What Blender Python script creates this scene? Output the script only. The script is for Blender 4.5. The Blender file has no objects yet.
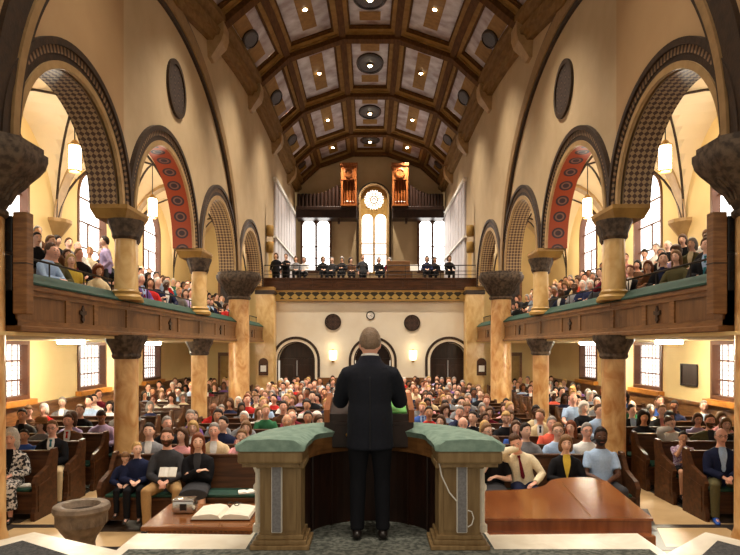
import bpy, bmesh, math, random
import numpy as np
from math import pi, sin, cos, sqrt, radians, exp, atan2
from mathutils import Vector, Matrix
random.seed(11)
S = bpy.context.scene
COL = S.collection
E = 2.54            # eye height above the church floor
F = 600.0           # focal length in pixels of the 740 px wide frame
def H(h): return E + h
def PX(x, y, Y): return Vector(((x-370)/F*Y, Y, E+(347-y)/F*Y))
def V(*a): return Vector(a)
def lin(c):
    r = []
    for k in c[:3]:
        k = k/255.0
        r.append(k/12.92 if k <= 0.04045 else ((k+0.055)/1.055)**2.4)
    return (r[0], r[1], r[2], 1.0)

# ------------------------------------------------------------------ materials
def _base(name, rough, metal, spec=0.4):
    m = bpy.data.materials.new(name); m.use_nodes = True
    nt = m.node_tree
    b = nt.nodes['Principled BSDF']
    b.inputs['Roughness'].default_value = rough
    b.inputs['Metallic'].default_value = metal
    b.inputs['Specular IOR Level'].default_value = spec
    return m, nt, b
def _bump(nt, b, vec, scale, strength, dist=0.02):
    n = nt.nodes.new('ShaderNodeTexNoise'); n.inputs['Scale'].default_value = scale; n.inputs['Detail'].default_value = 4
    if vec: nt.links.new(vec, n.inputs['Vector'])
    bp = nt.nodes.new('ShaderNodeBump'); bp.inputs['Strength'].default_value = strength; bp.inputs['Distance'].default_value = dist
    nt.links.new(n.outputs['Fac'], bp.inputs['Height']); nt.links.new(bp.outputs['Normal'], b.inputs['Normal'])
def mat(name, c1, c2=None, scale=4.0, detail=4.0, stretch=(1, 1, 1), rough=0.6, metal=0.0, spec=0.4, lo=0.35, hi=0.65, bump=None, distort=0.0, coat=0.0):
    m, nt, b = _base(name, rough, metal, spec)
    b.inputs['Base Color'].default_value = lin(c1)
    if coat: b.inputs['Coat Weight'].default_value = coat; b.inputs['Coat Roughness'].default_value = 0.08
    tc = nt.nodes.new('ShaderNodeTexCoord'); mp = nt.nodes.new('ShaderNodeMapping')
    mp.inputs['Scale'].default_value = stretch
    nt.links.new(tc.outputs['Object'], mp.inputs['Vector'])
    if c2:
        n = nt.nodes.new('ShaderNodeTexNoise'); n.inputs['Scale'].default_value = scale; n.inputs['Detail'].default_value = detail
        n.inputs['Distortion'].default_value = distort
        nt.links.new(mp.outputs['Vector'], n.inputs['Vector'])
        r = nt.nodes.new('ShaderNodeValToRGB')
        r.color_ramp.elements[0].position = lo; r.color_ramp.elements[0].color = lin(c1)
        r.color_ramp.elements[1].position = hi; r.color_ramp.elements[1].color = lin(c2)
        nt.links.new(n.outputs['Fac'], r.inputs['Fac']); nt.links.new(r.outputs['Color'], b.inputs['Base Color'])
    if bump: _bump(nt, b, mp.outputs['Vector'], bump[0], bump[1])
    return m
def glow(name, c, strength):
    m, nt, b = _base(name, 0.5, 0)
    b.inputs['Base Color'].default_value = lin(c)
    b.inputs['Emission Color'].default_value = lin(c); b.inputs['Emission Strength'].default_value = strength
    return m
def checker(name, c1, c2, su, sv, rot=0.0, rough=0.6):
    """two-colour pattern laid along the mesh's own uv (metres)"""
    m, nt, b = _base(name, rough, 0)
    uv = nt.nodes.new('ShaderNodeUVMap'); mp = nt.nodes.new('ShaderNodeMapping')
    mp.inputs['Scale'].default_value = (su, sv, 1)
    mp2 = nt.nodes.new('ShaderNodeMapping'); mp2.inputs['Rotation'].default_value = (0, 0, rot)
    ck = nt.nodes.new('ShaderNodeTexChecker'); ck.inputs['Scale'].default_value = 1.0
    ck.inputs['Color1'].default_value = lin(c1); ck.inputs['Color2'].default_value = lin(c2)
    nt.links.new(uv.outputs['UV'], mp.inputs['Vector']); nt.links.new(mp.outputs['Vector'], mp2.inputs['Vector'])
    nt.links.new(mp2.outputs['Vector'], ck.inputs['Vector']); nt.links.new(ck.outputs['Color'], b.inputs['Base Color'])
    return m
def dots(name, c1, c2, pu, pv, rad, ring=None, rough=0.6):
    """rosettes repeated along the mesh's own uv"""
    m, nt, b = _base(name, rough, 0)
    N = nt.nodes.new; L = nt.links.new
    uv = N('ShaderNodeUVMap'); mp = N('ShaderNodeMapping'); mp.inputs['Scale'].default_value = (1/pu, 1/pv, 1)
    fr = N('ShaderNodeVectorMath'); fr.operation = 'FRACTION'
    sb = N('ShaderNodeVectorMath'); sb.operation = 'SUBTRACT'; sb.inputs[1].default_value = (0.5, 0.5, 0)
    ln = N('ShaderNodeVectorMath'); ln.operation = 'LENGTH'
    r = N('ShaderNodeValToRGB'); r.color_ramp.interpolation = 'CONSTANT'
    r.color_ramp.elements[0].position = 0; r.color_ramp.elements[0].color = lin(c2)
    r.color_ramp.elements[1].position = rad; r.color_ramp.elements[1].color = lin(c1)
    if ring:
        e = r.color_ramp.elements.new(rad*0.45); e.color = lin(ring)
        e = r.color_ramp.elements.new(rad*0.7); e.color = lin(c2)
    L(uv.outputs['UV'], mp.inputs['Vector']); L(mp.outputs['Vector'], fr.inputs[0]); L(fr.outputs[0], sb.inputs[0])
    L(sb.outputs[0], ln.inputs[0]); L(ln.outputs['Value'], r.inputs['Fac']); L(r.outputs['Color'], b.inputs['Base Color'])
    return m
def tinted(name, rough, spec=0.3, noise=None, bump=None, sheen=0.0, sss=0.0):
    """one material for many people: takes the colour of the object that wears it"""
    m, nt, b = _base(name, rough, 0, spec)
    oi = nt.nodes.new('ShaderNodeObjectInfo')
    tc = nt.nodes.new('ShaderNodeTexCoord')
    if noise:
        n = nt.nodes.new('ShaderNodeTexNoise'); n.inputs['Scale'].default_value = noise[0]; n.inputs['Detail'].default_value = 3
        nt.links.new(tc.outputs['Object'], n.inputs['Vector'])
        r = nt.nodes.new('ShaderNodeMapRange'); r.inputs['From Min'].default_value = 0.3; r.inputs['From Max'].default_value = 0.7
        r.inputs['To Min'].default_value = 1-noise[1]; r.inputs['To Max'].default_value = 1+noise[1]
        nt.links.new(n.outputs['Fac'], r.inputs['Value'])
        vm = nt.nodes.new('ShaderNodeVectorMath'); vm.operation = 'SCALE'
        nt.links.new(oi.outputs['Color'], vm.inputs[0]); nt.links.new(r.outputs['Result'], vm.inputs['Scale'])
        nt.links.new(vm.outputs[0], b.inputs['Base Color'])
    else:
        nt.links.new(oi.outputs['Color'], b.inputs['Base Color'])
    if bump: _bump(nt, b, tc.outputs['Object'], bump[0], bump[1])
    if sheen: b.inputs['Sheen Weight'].default_value = sheen
    return m

# ------------------------------------------------------------------ mesh builder
class MB:
    def __init__(s): s.v = []; s.f = []; s.m = []; s.u = []; s.has_uv = False
    def add(s, vs, fs, m=0, uvs=None):
        o = len(s.v); s.v.extend([tuple(p) for p in vs])
        for i, f in enumerate(fs):
            s.f.append(tuple(k+o for k in f)); s.m.append(m)
            if uvs: s.u.append(uvs[i]); s.has_uv = True
            else: s.u.append(None)
    def quad(s, a, b, c, d, m=0, uv=None): s.add([a, b, c, d], [(0, 1, 2, 3)], m, [uv] if uv else None)
    def box(s, x0, x1, y0, y1, z0, z1, m=0, bv=0.0):
        if bv <= 0:
            vs = [(x0,y0,z0),(x1,y0,z0),(x1,y1,z0),(x0,y1,z0),(x0,y0,z1),(x1,y0,z1),(x1,y1,z1),(x0,y1,z1)]
            s.add(vs, [(0,3,2,1),(4,5,6,7),(0,1,5,4),(1,2,6,5),(2,3,7,6),(3,0,4,7)], m); return
        bm = bmesh.new(); bmesh.ops.create_cube(bm, size=1)
        for v in bm.verts: v.co = ((x0+x1)/2+v.co.x*(x1-x0), (y0+y1)/2+v.co.y*(y1-y0), (z0+z1)/2+v.co.z*(z1-z0))
        bmesh.ops.bevel(bm, geom=bm.edges[:], offset=bv, segments=2, affect='EDGES', profile=0.5)
        s.bm(bm, m)
    def bm(s, bm, m=0):
        bm.verts.index_update()
        s.add([v.co for v in bm.verts], [[v.index for v in f.verts] for f in bm.faces], m); bm.free()
    def prism(s, poly, z0, z1, m=0, fn=None, mcap=None):
        """poly: list of 2-D points; fn maps (a, b, t) to a point, default extrudes up z"""
        fn = fn or (lambda a, b, t: (a, b, t)); n = len(poly)
        vs = [fn(a, b, z0) for a, b in poly]+[fn(a, b, z1) for a, b in poly]
        s.add(vs, [(i, (i+1) % n, n+(i+1) % n, n+i) for i in range(n)], m)
        s.add(vs, [tuple(range(n-1, -1, -1)), tuple(range(n, 2*n))], m if mcap is None else mcap)
    def loft(s, rings, m=0, cap=True, close=True):
        n = len(rings[0]); vs = [p for r in rings for p in r]; fs = []
        for k in range(len(rings)-1):
            for i in range(n if close else n-1):
                j = (i+1) % n; fs.append((k*n+i, k*n+j, (k+1)*n+j, (k+1)*n+i))
        s.add(vs, fs, m)
        if cap:
            s.add(list(rings[0]), [tuple(range(n-1, -1, -1))], m); s.add(list(rings[-1]), [tuple(range(n))], m)
    def tube(s, pts, rad, n=8, m=0, side=None, roundcap=False):
        pts = [Vector(p) for p in pts]; k = len(pts)
        if not isinstance(rad, (list, tuple)): rad = [rad]*k
        rad = [(r, r) if not isinstance(r, (list, tuple)) else r for r in rad]
        if roundcap:
            t0 = (pts[0]-pts[1]).normalized(); t1 = (pts[-1]-pts[-2]).normalized()
            a, b = rad[0], rad[-1]
            P2 = [pts[0]+t0*max(a)*0.95, pts[0]+t0*max(a)*0.7]+pts+[pts[-1]+t1*max(b)*0.7, pts[-1]+t1*max(b)*0.95]
            R2 = [(a[0]*0.35, a[1]*0.35), (a[0]*0.75, a[1]*0.75)]+rad+[(b[0]*0.75, b[1]*0.75), (b[0]*0.35, b[1]*0.35)]
            pts, rad, k = P2, R2, k+4
        rings = []; sd = Vector(side) if side is not None else None
        for i in range(k):
            t = (pts[min(i+1, k-1)]-pts[max(i-1, 0)]).normalized()
            if sd is None:
                a = Vector((0, 0, 1)) if abs(t.z) < 0.9 else Vector((1, 0, 0)); sd = t.cross(a).normalized()
            u = (sd-t*sd.dot(t)).normalized(); w = t.cross(u); sd = u
            rings.append([pts[i]+u*(cos(2*pi*j/n)*rad[i][0])+w*(sin(2*pi*j/n)*rad[i][1]) for j in range(n)])
        s.loft(rings, m)
    def lathe(s, prof, c=(0, 0, 0), n=20, m=0, rot=0.0, cap=True):
        c = Vector(c)
        rings = [[c+Vector((r*cos(rot+2*pi*j/n), r*sin(rot+2*pi*j/n), z)) for j in range(n)] for r, z in prof]
        s.loft(rings, m, cap)
    def ball(s, c, r, n=10, m=0, R=None):
        c = Vector(c); r = (r, r, r) if not isinstance(r, (tuple, list)) else r; rings = []
        k = max(4, n//2+1)
        for i in range(k+1):
            a = pi*(i+0.02*(i == 0)-0.02*(i == k))/k
            ring = [Vector((r[0]*sin(a)*cos(2*pi*j/n), r[1]*sin(a)*sin(2*pi*j/n), -r[2]*cos(a))) for j in range(n)]
            rings.append([c+(R @ p if R else p) for p in ring])
        s.loft(rings, m)
    def build(s, name, mats, parent=None, smooth=None, local=False):
        me = bpy.data.meshes.new(name)
        off = Vector((0, 0, 0))
        if parent and not local:
            p = parent
            while p: off += p.location; p = p.parent
        me.from_pydata([(a-off.x, b-off.y, c-off.z) for a, b, c in s.v], [], s.f)
        if not isinstance(mats, (list, tuple)): mats = [mats]
        for k in mats: me.materials.append(k)
        me.polygons.foreach_set('material_index', s.m)
        if s.has_uv:
            ul = me.uv_layers.new(name='UVMap'); d = []
            for f, u in zip(s.f, s.u):
                for q in range(len(f)): d.extend(u[q] if u else (0.0, 0.0))
            ul.data.foreach_set('uv', d)
        bm = bmesh.new(); bm.from_mesh(me)
        bmesh.ops.recalc_face_normals(bm, faces=bm.faces[:]); bm.to_mesh(me); bm.free()
        if smooth:
            me.shade_smooth(); me.set_sharp_from_angle(angle=radians(smooth))
        o = bpy.data.objects.new(name, me); COL.objects.link(o)
        if parent: o.parent = parent
        return o
def tag(o, label=None, cat=None, group=None, kind=None):
    if label: o['label'] = label
    if cat: o['category'] = cat
    if group: o['group'] = group
    if kind: o['kind'] = kind
    return o
def empty(name, loc=(0, 0, 0), label=None, cat=None, group=None, kind=None, rz=0.0):
    o = bpy.data.objects.new(name, None); COL.objects.link(o)
    o.location = loc; o.rotation_euler = (0, 0, rz); o.empty_display_size = 0.1
    return tag(o, label, cat, group, kind)
def struct(o, label=None, cat=None):
    o['kind'] = 'structure'
    if label: o['label'] = label; o['category'] = cat or 'room'
    return o
KIDS = {}
def copy_tree(o, parent=None):
    c = o.copy(); COL.objects.link(c)
    if parent: c.parent = parent
    for ch in list(o.children): copy_tree(ch, c)
    return c
ORD = 'first second third fourth fifth sixth seventh eighth ninth tenth eleventh twelfth thirteenth fourteenth fifteenth sixteenth seventeenth eighteenth nineteenth twentieth'.split()
SIDE = {-1: 'left', 1: 'right'}

# ------------------------------------------------------------------ palette of the place
M = {}
M['wall'] = mat('cream_plaster', (196, 172, 136), (186, 161, 125), scale=1.2, rough=0.75, bump=(30, 0.05))
M['wall_near'] = mat('dimmed_cream_plaster', (186, 152, 110), (177, 143, 102), scale=1.0, rough=0.75, bump=(30, 0.05))  # nave plaster darkened in colour to stand in for dimmer light
M['aisle'] = mat('yellow_plaster', (232, 206, 150), (224, 197, 140), scale=1.0, rough=0.8, bump=(30, 0.05))
M['vault'] = mat('vault_plaster', (236, 214, 176), (228, 205, 165), scale=1.0, rough=0.8)
M['farwall'] = mat('pale_plaster', (246, 236, 216), (240, 228, 206), scale=1.5, rough=0.8)
M['upper'] = mat('tan_plaster', (194, 170, 132), (184, 160, 122), scale=1.5, rough=0.8)
M['panelgrey'] = mat('grey_panel', (206, 198, 198), (192, 184, 186), scale=2, rough=0.5)
M['dark'] = mat('dark_moulding', (62, 44, 29), (46, 32, 22), scale=9, rough=0.55, bump=(25, 0.2))
M['ribtan'] = mat('rib_stone', (158, 126, 84), (142, 112, 72), scale=6, rough=0.6)
M['tan'] = mat('tan_moulding', (176, 144, 98), (160, 128, 84), scale=6, rough=0.55)
M['stonecap'] = mat('dark_carved_stone', (98, 82, 66), (58, 46, 37), scale=11, rough=0.6, bump=(16, 0.5), lo=0.4, hi=0.6)
M['impost'] = mat('gilded_impost', (172, 132, 66), (150, 112, 54), scale=6, rough=0.5)
M['marble'] = mat('orange_marble', (222, 182, 126), (184, 126, 68), scale=3.2, detail=7, distort=1.4, rough=0.28, lo=0.38, hi=0.68, stretch=(1, 1, 0.6))
M['marble2'] = mat('cream_marble', (232, 200, 140), (206, 158, 92), scale=3.0, detail=7, distort=1.2, rough=0.28, lo=0.38, hi=0.7, stretch=(1, 1, 0.6))
M['tablet'] = mat('gold_tablet_paint', (158, 120, 58), (140, 104, 48), scale=5, rough=0.7, spec=0.2)
M['gold'] = mat('dull_gold', (176, 140, 74), (156, 120, 60), scale=5, rough=0.5)
M['coffer'] = mat('mottled_grey_coffer', (206, 200, 206), (136, 112, 110), scale=1.6, detail=6, rough=0.45, lo=0.32, hi=0.68)
M['beam'] = mat('brown_beam', (104, 72, 38), (84, 56, 28), scale=3, stretch=(4, 0.6, 4), rough=0.8, spec=0.1)
M['beamtan'] = mat('tan_beam_edge', (158, 126, 76), (138, 106, 60), scale=3, rough=0.8, spec=0.1)
M['wood'] = mat('brown_oak', (136, 94, 54), (104, 68, 36), scale=3.5, stretch=(1, 1, 7), distort=0.6, rough=0.38)
M['woodpanel'] = mat('oak_panel', (122, 84, 48), (100, 66, 36), scale=3, stretch=(6, 6, 1), distort=0.5, rough=0.42)
M['pew'] = mat('dark_pew_wood', (88, 54, 30), (60, 36, 20), scale=3, stretch=(0.6, 4, 6), distort=0.5, rough=0.5, spec=0.25)
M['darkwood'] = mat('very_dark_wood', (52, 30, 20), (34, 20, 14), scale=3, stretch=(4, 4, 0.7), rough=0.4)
M['orangewood'] = mat('orange_organ_wood', (160, 92, 40), (128, 68, 26), scale=3, stretch=(5, 5, 0.6), rough=0.4)
M['piano'] = mat('polished_mahogany', (150, 82, 36), (124, 62, 24), scale=2.2, stretch=(5, 0.7, 1), distort=0.4, rough=0.14, spec=0.6, coat=0.7)
M['table'] = mat('polished_oak_table', (146, 90, 46), (116, 66, 30), scale=2.4, stretch=(0.7, 6, 1), rough=0.2, coat=0.4)
M['green'] = mat('green_upholstery', (24, 66, 52), (18, 52, 42), scale=10, rough=0.7)
M['teal'] = mat('teal_velvet', (138, 162, 148), (114, 140, 127), scale=14, rough=0.85, bump=(60, 0.2))
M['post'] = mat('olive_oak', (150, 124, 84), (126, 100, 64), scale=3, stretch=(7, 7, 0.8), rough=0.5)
M['black'] = mat('black_metal', (20, 20, 22), rough=0.45)
M['iron'] = mat('dark_iron', (44, 36, 32), rough=0.45, metal=0.4)
M['steel'] = mat('polished_steel', (200, 200, 198), rough=0.22, metal=1.0)
M['greyspk'] = mat('grey_grille', (138, 136, 138), (120, 118, 120), scale=60, rough=0.6)
M['white'] = mat('white_paint', (236, 232, 224), rough=0.5)
M['paper'] = mat('white_paper', (244, 242, 236), (232, 230, 222), scale=20, rough=0.8)
M['page'] = mat('cream_pages', (246, 240, 224), (226, 220, 204), scale=3, stretch=(1, 40, 1), rough=0.8)
M['whitemarble'] = mat('white_marble', (240, 234, 218), (216, 206, 186), scale=3, detail=7, distort=1.0, rough=0.3)
M['carpet'] = mat('grey_green_carpet', (112, 114, 106), (66, 70, 64), scale=26, detail=3, rough=0.95, bump=(90, 0.6), lo=0.4, hi=0.6)
M['darkcarpet'] = mat('charcoal_carpet', (84, 84, 84), (56, 56, 58), scale=40, rough=0.95, bump=(90, 0.6))
M['floor'] = mat('tan_stone_floor', (206, 176, 132), (188, 156, 112), scale=2, detail=5, rough=0.35)
M['inlay'] = mat('dark_stone_inlay', (58, 52, 48), (44, 40, 38), scale=5, rough=0.35)
M['pewfloor'] = mat('dark_pew_floor', (62, 48, 38), (48, 36, 28), scale=4, rough=0.6)
M['fontstone'] = mat('grey_brown_stone', (136, 118, 100), (100, 84, 70), scale=9, detail=6, rough=0.6, bump=(30, 0.4))
M['brass'] = mat('aged_brass', (176, 136, 70), rough=0.35, metal=0.9)
M['frame'] = mat('brown_window_frame', (92, 56, 34), rough=0.5)
M['leading'] = mat('window_leading', (96, 92, 90), rough=0.5)
M['sill'] = mat('orange_wood_sill', (196, 130, 52), (170, 108, 40), scale=4, rough=0.4)
M['lattice'] = checker('lattice_pattern', (168, 140, 102), (84, 60, 48), 14.0, 14.0, pi/4)
M['rosettes'] = dots('red_rosette_band', (150, 62, 28), (58, 40, 44), 0.42, 0.5, 0.33, (120, 84, 70))
M['dentil'] = checker('dentil_pattern', (140, 112, 82), (54, 40, 32), 22.0, 3.0)
M['frieze'] = checker('diamond_frieze', (176, 146, 78), (50, 42, 26), 3.9, 4.7, pi/4)
M['rose'] = dots('dark_roundel_tracery', (58, 42, 36), (92, 66, 54), 0.22, 0.22, 0.42, (44, 32, 28))
M['ovals'] = dots('oval_boss_tracery', (66, 52, 46), (36, 28, 26), 0.3, 0.3, 0.4, (92, 74, 62))
M['frosted'] = glow('bright_frosted_glass', (255, 252, 246), 3.0)
M['paneglass'] = glow('daylit_window_glass', (250, 250, 250), 2.2)
M['lowglass'] = glow('daylit_patterned_glass', (250, 244, 236), 1.25)
_nt = M['lowglass'].node_tree; _n = _nt.nodes.new('ShaderNodeTexNoise'); _n.inputs['Scale'].default_value = 7; _r = _nt.nodes.new('ShaderNodeValToRGB')
_r.color_ramp.elements[0].position = .4; _r.color_ramp.elements[0].color = lin((236, 206, 200)); _r.color_ramp.elements[1].position = .6; _r.color_ramp.elements[1].color = lin((255, 252, 248))
_nt.links.new(_n.outputs['Fac'], _r.inputs['Fac']); _nt.links.new(_r.outputs['Color'], _nt.nodes['Principled BSDF'].inputs['Emission Color'])
M['lamp'] = glow('lamp_glass', (255, 240, 205), 9.0)
M['strip'] = glow('strip_light_tube', (255, 244, 218), 260.0)
M['cornice'] = mat('tan_cornice', (134, 104, 62), (114, 84, 46), scale=3, stretch=(4, 0.6, 4), rough=0.8, spec=0.1)
M['sconce'] = glow('sconce_glass', (255, 232, 180), 2.6)
M['bulb'] = glow('bulb', (255, 236, 200), 30.0)
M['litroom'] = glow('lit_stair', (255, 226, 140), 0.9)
W = 4.6; WO = 7.8; YF = 26.3; YB = 36.8; SP = 2.55     # nave half width, aisle wall, rear wall below / above, springing height over the eye
PIER = [2.6, 7.5, 11.2, 16.0, 20.7, 25.6]
ARCH = [(5.05, 1.75), (9.3, 1.62), (13.6, 1.93), (18.35, 1.93), (23.15, 1.93)]
def bow(y): return 1.0 - 0.00137*max(0.0, 25-max(y, 14.0))**2
def cornice(y): return 9.9*bow(y)
TRIM = [0]
def trim(): TRIM[0] += 1; return 'trim_%d' % TRIM[0]

# ---- nave arcade walls --------------------------------------------------
def arc_pts(c, r, n=28): return [(c-r*cos(pi*k/n), SP+r*sin(pi*k/n)) for k in range(n+1)]
for s in (-1, 1):
    mb = MB(); xi, xo = s*W, s*(W+0.5)
    pts = [(2.6, SP)]
    for c, r in ARCH: pts += arc_pts(c, r)
    pts += [(YF, SP)]
    for (ya, ha), (yb, hb) in zip(pts, pts[1:]):
        if yb-ya < 1e-6: continue
        for x, m in ((xi, 0), (xo, 1)):
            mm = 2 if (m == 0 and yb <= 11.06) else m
            mb.quad((x, ya, H(ha)), (x, yb, H(hb)), (x, yb, H(cornice(yb)+0.3)), (x, ya, H(cornice(ya)+0.3)), mm)
        mb.quad((xi, ya, H(ha)), (xo, ya, H(ha)), (xo, yb, H(hb)), (xi, yb, H(hb)), 0)
    mb.quad((xi, YF, H(SP)), (xi, YF+0.0, H(10.2)), (xo, YF, H(10.2)), (xo, YF, H(SP)), 0)
    w = struct(mb.build('wall_'+SIDE[s], [M['wall'], M['vault'], M['wall_near']]), 'cream plaster nave wall pierced by round arches on the %s side' % SIDE[s], 'wall')
    # added projecting strip over the nearest bay, dimmer light put into its colour
    mb = MB(); e = s*(W-0.05); c, r = 9.3, 2.02
    pp = [(7.15, SP)]+[(c-r*cos(pi*k/20), SP+r*sin(pi*k/20)) for k in range(21) if 7.15 < c-r*cos(pi*k/20) < 11.08]+[(11.08, SP+sqrt(max(0, r*r-(11.08-c)**2)))]
    for (ya, ha), (yb, hb) in zip(pp, pp[1:]):
        mb.quad((e, ya, H(ha)), (e, yb, H(hb)), (e, yb, H(cornice(yb))), (e, ya, H(cornice(ya))))
    y = 11.08; mb.quad((e, y, H(pp[-1][1])), (s*W, y, H(pp[-1][1])), (s*W, y, H(cornice(y))), (e, y, H(cornice(y))))
    struct(mb.build('wall_'+SIDE[s]+'_near', [M['wall_near']]), 'nave wall strip with dimmer light in its colour above the nearest arch on the %s' % SIDE[s], 'wall')

    # arch mouldings: bands (inner radius offset, outer offset, depth, material)
    for k, (c, r) in enumerate(ARCH):
        mb = MB(); n = 40
        x0 = s*W-(s*0.05 if k in (0, 1) else 0)
        for a, b, d, m in ((-0.015, 0.09, 0.06, 0), (0.09, 0.19, 0.035, 1), (0.19, 0.3, 0.05, 2), (0.3, 0.4, 0.09, 1)):
            for i in range(n):
                t0, t1 = pi*i/n, pi*(i+1)/n
                def q(rr, t, x): return (x, c-rr*cos(t), H(SP+rr*sin(t)))
                x1 = x0-s*d
                u0, u1 = t0*r, t1*r
                mb.quad(q(r+a, t0, x1), q(r+a, t1, x1), q(r+b, t1, x1), q(r+b, t0, x1), m, [(u0, 0.01), (u1, 0.01), (u1, 0.3), (u0, 0.3)])
                for rr in (r+a, r+b):
                    mb.quad(q(rr, t0, x0), q(rr, t1, x0), q(rr, t1, x1), q(rr, t0, x1), m, [(u0, 0), (u1, 0), (u1, .05), (u0, .05)])
        for i in range(n):
            t0, t1 = pi*i/n, pi*(i+1)/n; rr = r-0.02
            def q(t, x): return (x, c-rr*cos(t), H(SP+rr*sin(t)))
            xa, xb = s*(W+0.0), s*(W+0.5)
            mb.quad(q(t0, xa), q(t1, xa), q(t1, xb), q(t0, xb), 3, [(t0*r, 0), (t1*r, 0), (t1*r, .5), (t0*r, .5)])
        struct(mb.build(trim(), [M['tan'], M['dark'], M['dentil'], M['rosettes'] if k == 2 else M['lattice']]),
               ('red rosette soffit and moulded rim of the %s arch on the %s' if k == 2 else 'lattice patterned soffit and dark rim of the %s arch on the %s') % (ORD[k], SIDE[s]), 'arch')
    # great blind arch over three bays
    mb = MB(); n = 64
    for a, b, d, m, nr in ((-.28, -.17, .07, 1, 0), (-.17, .2, .11, 0, 0), (.2, .32, .07, 1, 0), (-.26, -.17, .07, 1, 1), (-.17, -.04, .11, 0, 1), (-.04, .32, .07, 1, 1)):
        def q(o, t, x): return (x, 14.03-(6.6+o)*cos(t), H(SP+(5.3+o)*sin(t)))
        for i in range(n):
            t0, t1 = pi*i/n, pi*(i+1)/n; x0 = s*W; 
            near = 14.03-6.6*cos((t0+t1)/2) < 11.1
            if near: x0 -= s*0.05
            if near != bool(nr): continue
            x1 = x0-s*d
            if SP+(5.3+b)*sin(t1) > cornice(14.03-6.6*cos(t1))-0.1: continue
            mb.quad(q(a, t0, x1), q(a, t1, x1), q(b, t1, x1), q(b, t0, x1), m)
            for o in (a, b): mb.quad(q(o, t0, x0), q(o, t1, x0), q(o, t1, x1), q(o, t0, x1), m)
    struct(mb.build(trim(), [M['ribtan'], M['dark']]), 'great banded rib arching over three bays of the %s nave wall' % SIDE[s], 'arch rib')
    # oval-looking round boss on the wall
    mb = MB(); n = 28
    for r0, r1, d, m in ((0.0, 0.55, 0.03, 0), (0.55, 0.66, 0.06, 1)):
        for i in range(n):
            t0, t1 = 2*pi*i/n, 2*pi*(i+1)/n
            def q(rr, t, d): return (s*(W-d), 14.2+rr*cos(t), H(6.1)+rr*sin(t))
            u = lambda rr, t: (rr*cos(t), rr*sin(t))
            mb.quad(q(r0, t0, d), q(r0, t1, d), q(r1, t1, d), q(r1, t0, d), m, [u(r0, t0), u(r0, t1), u(r1, t1), u(r1, t0)])
            mb.quad(q(r1, t0, 0), q(r1, t1, 0), q(r1, t1, d), q(r1, t0, d), m, [u(r1, t0)]*4)
            if r0: mb.quad(q(r0, t0, 0), q(r0, t1, 0), q(r0, t1, d), q(r0, t0, d), m, [u(r0, t0)]*4)
    tag(mb.build('wall_roundel', [M['ovals'], M['dark']]), 'large dark round vent grille high on the %s nave wall' % SIDE[s], 'roundel')

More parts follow.
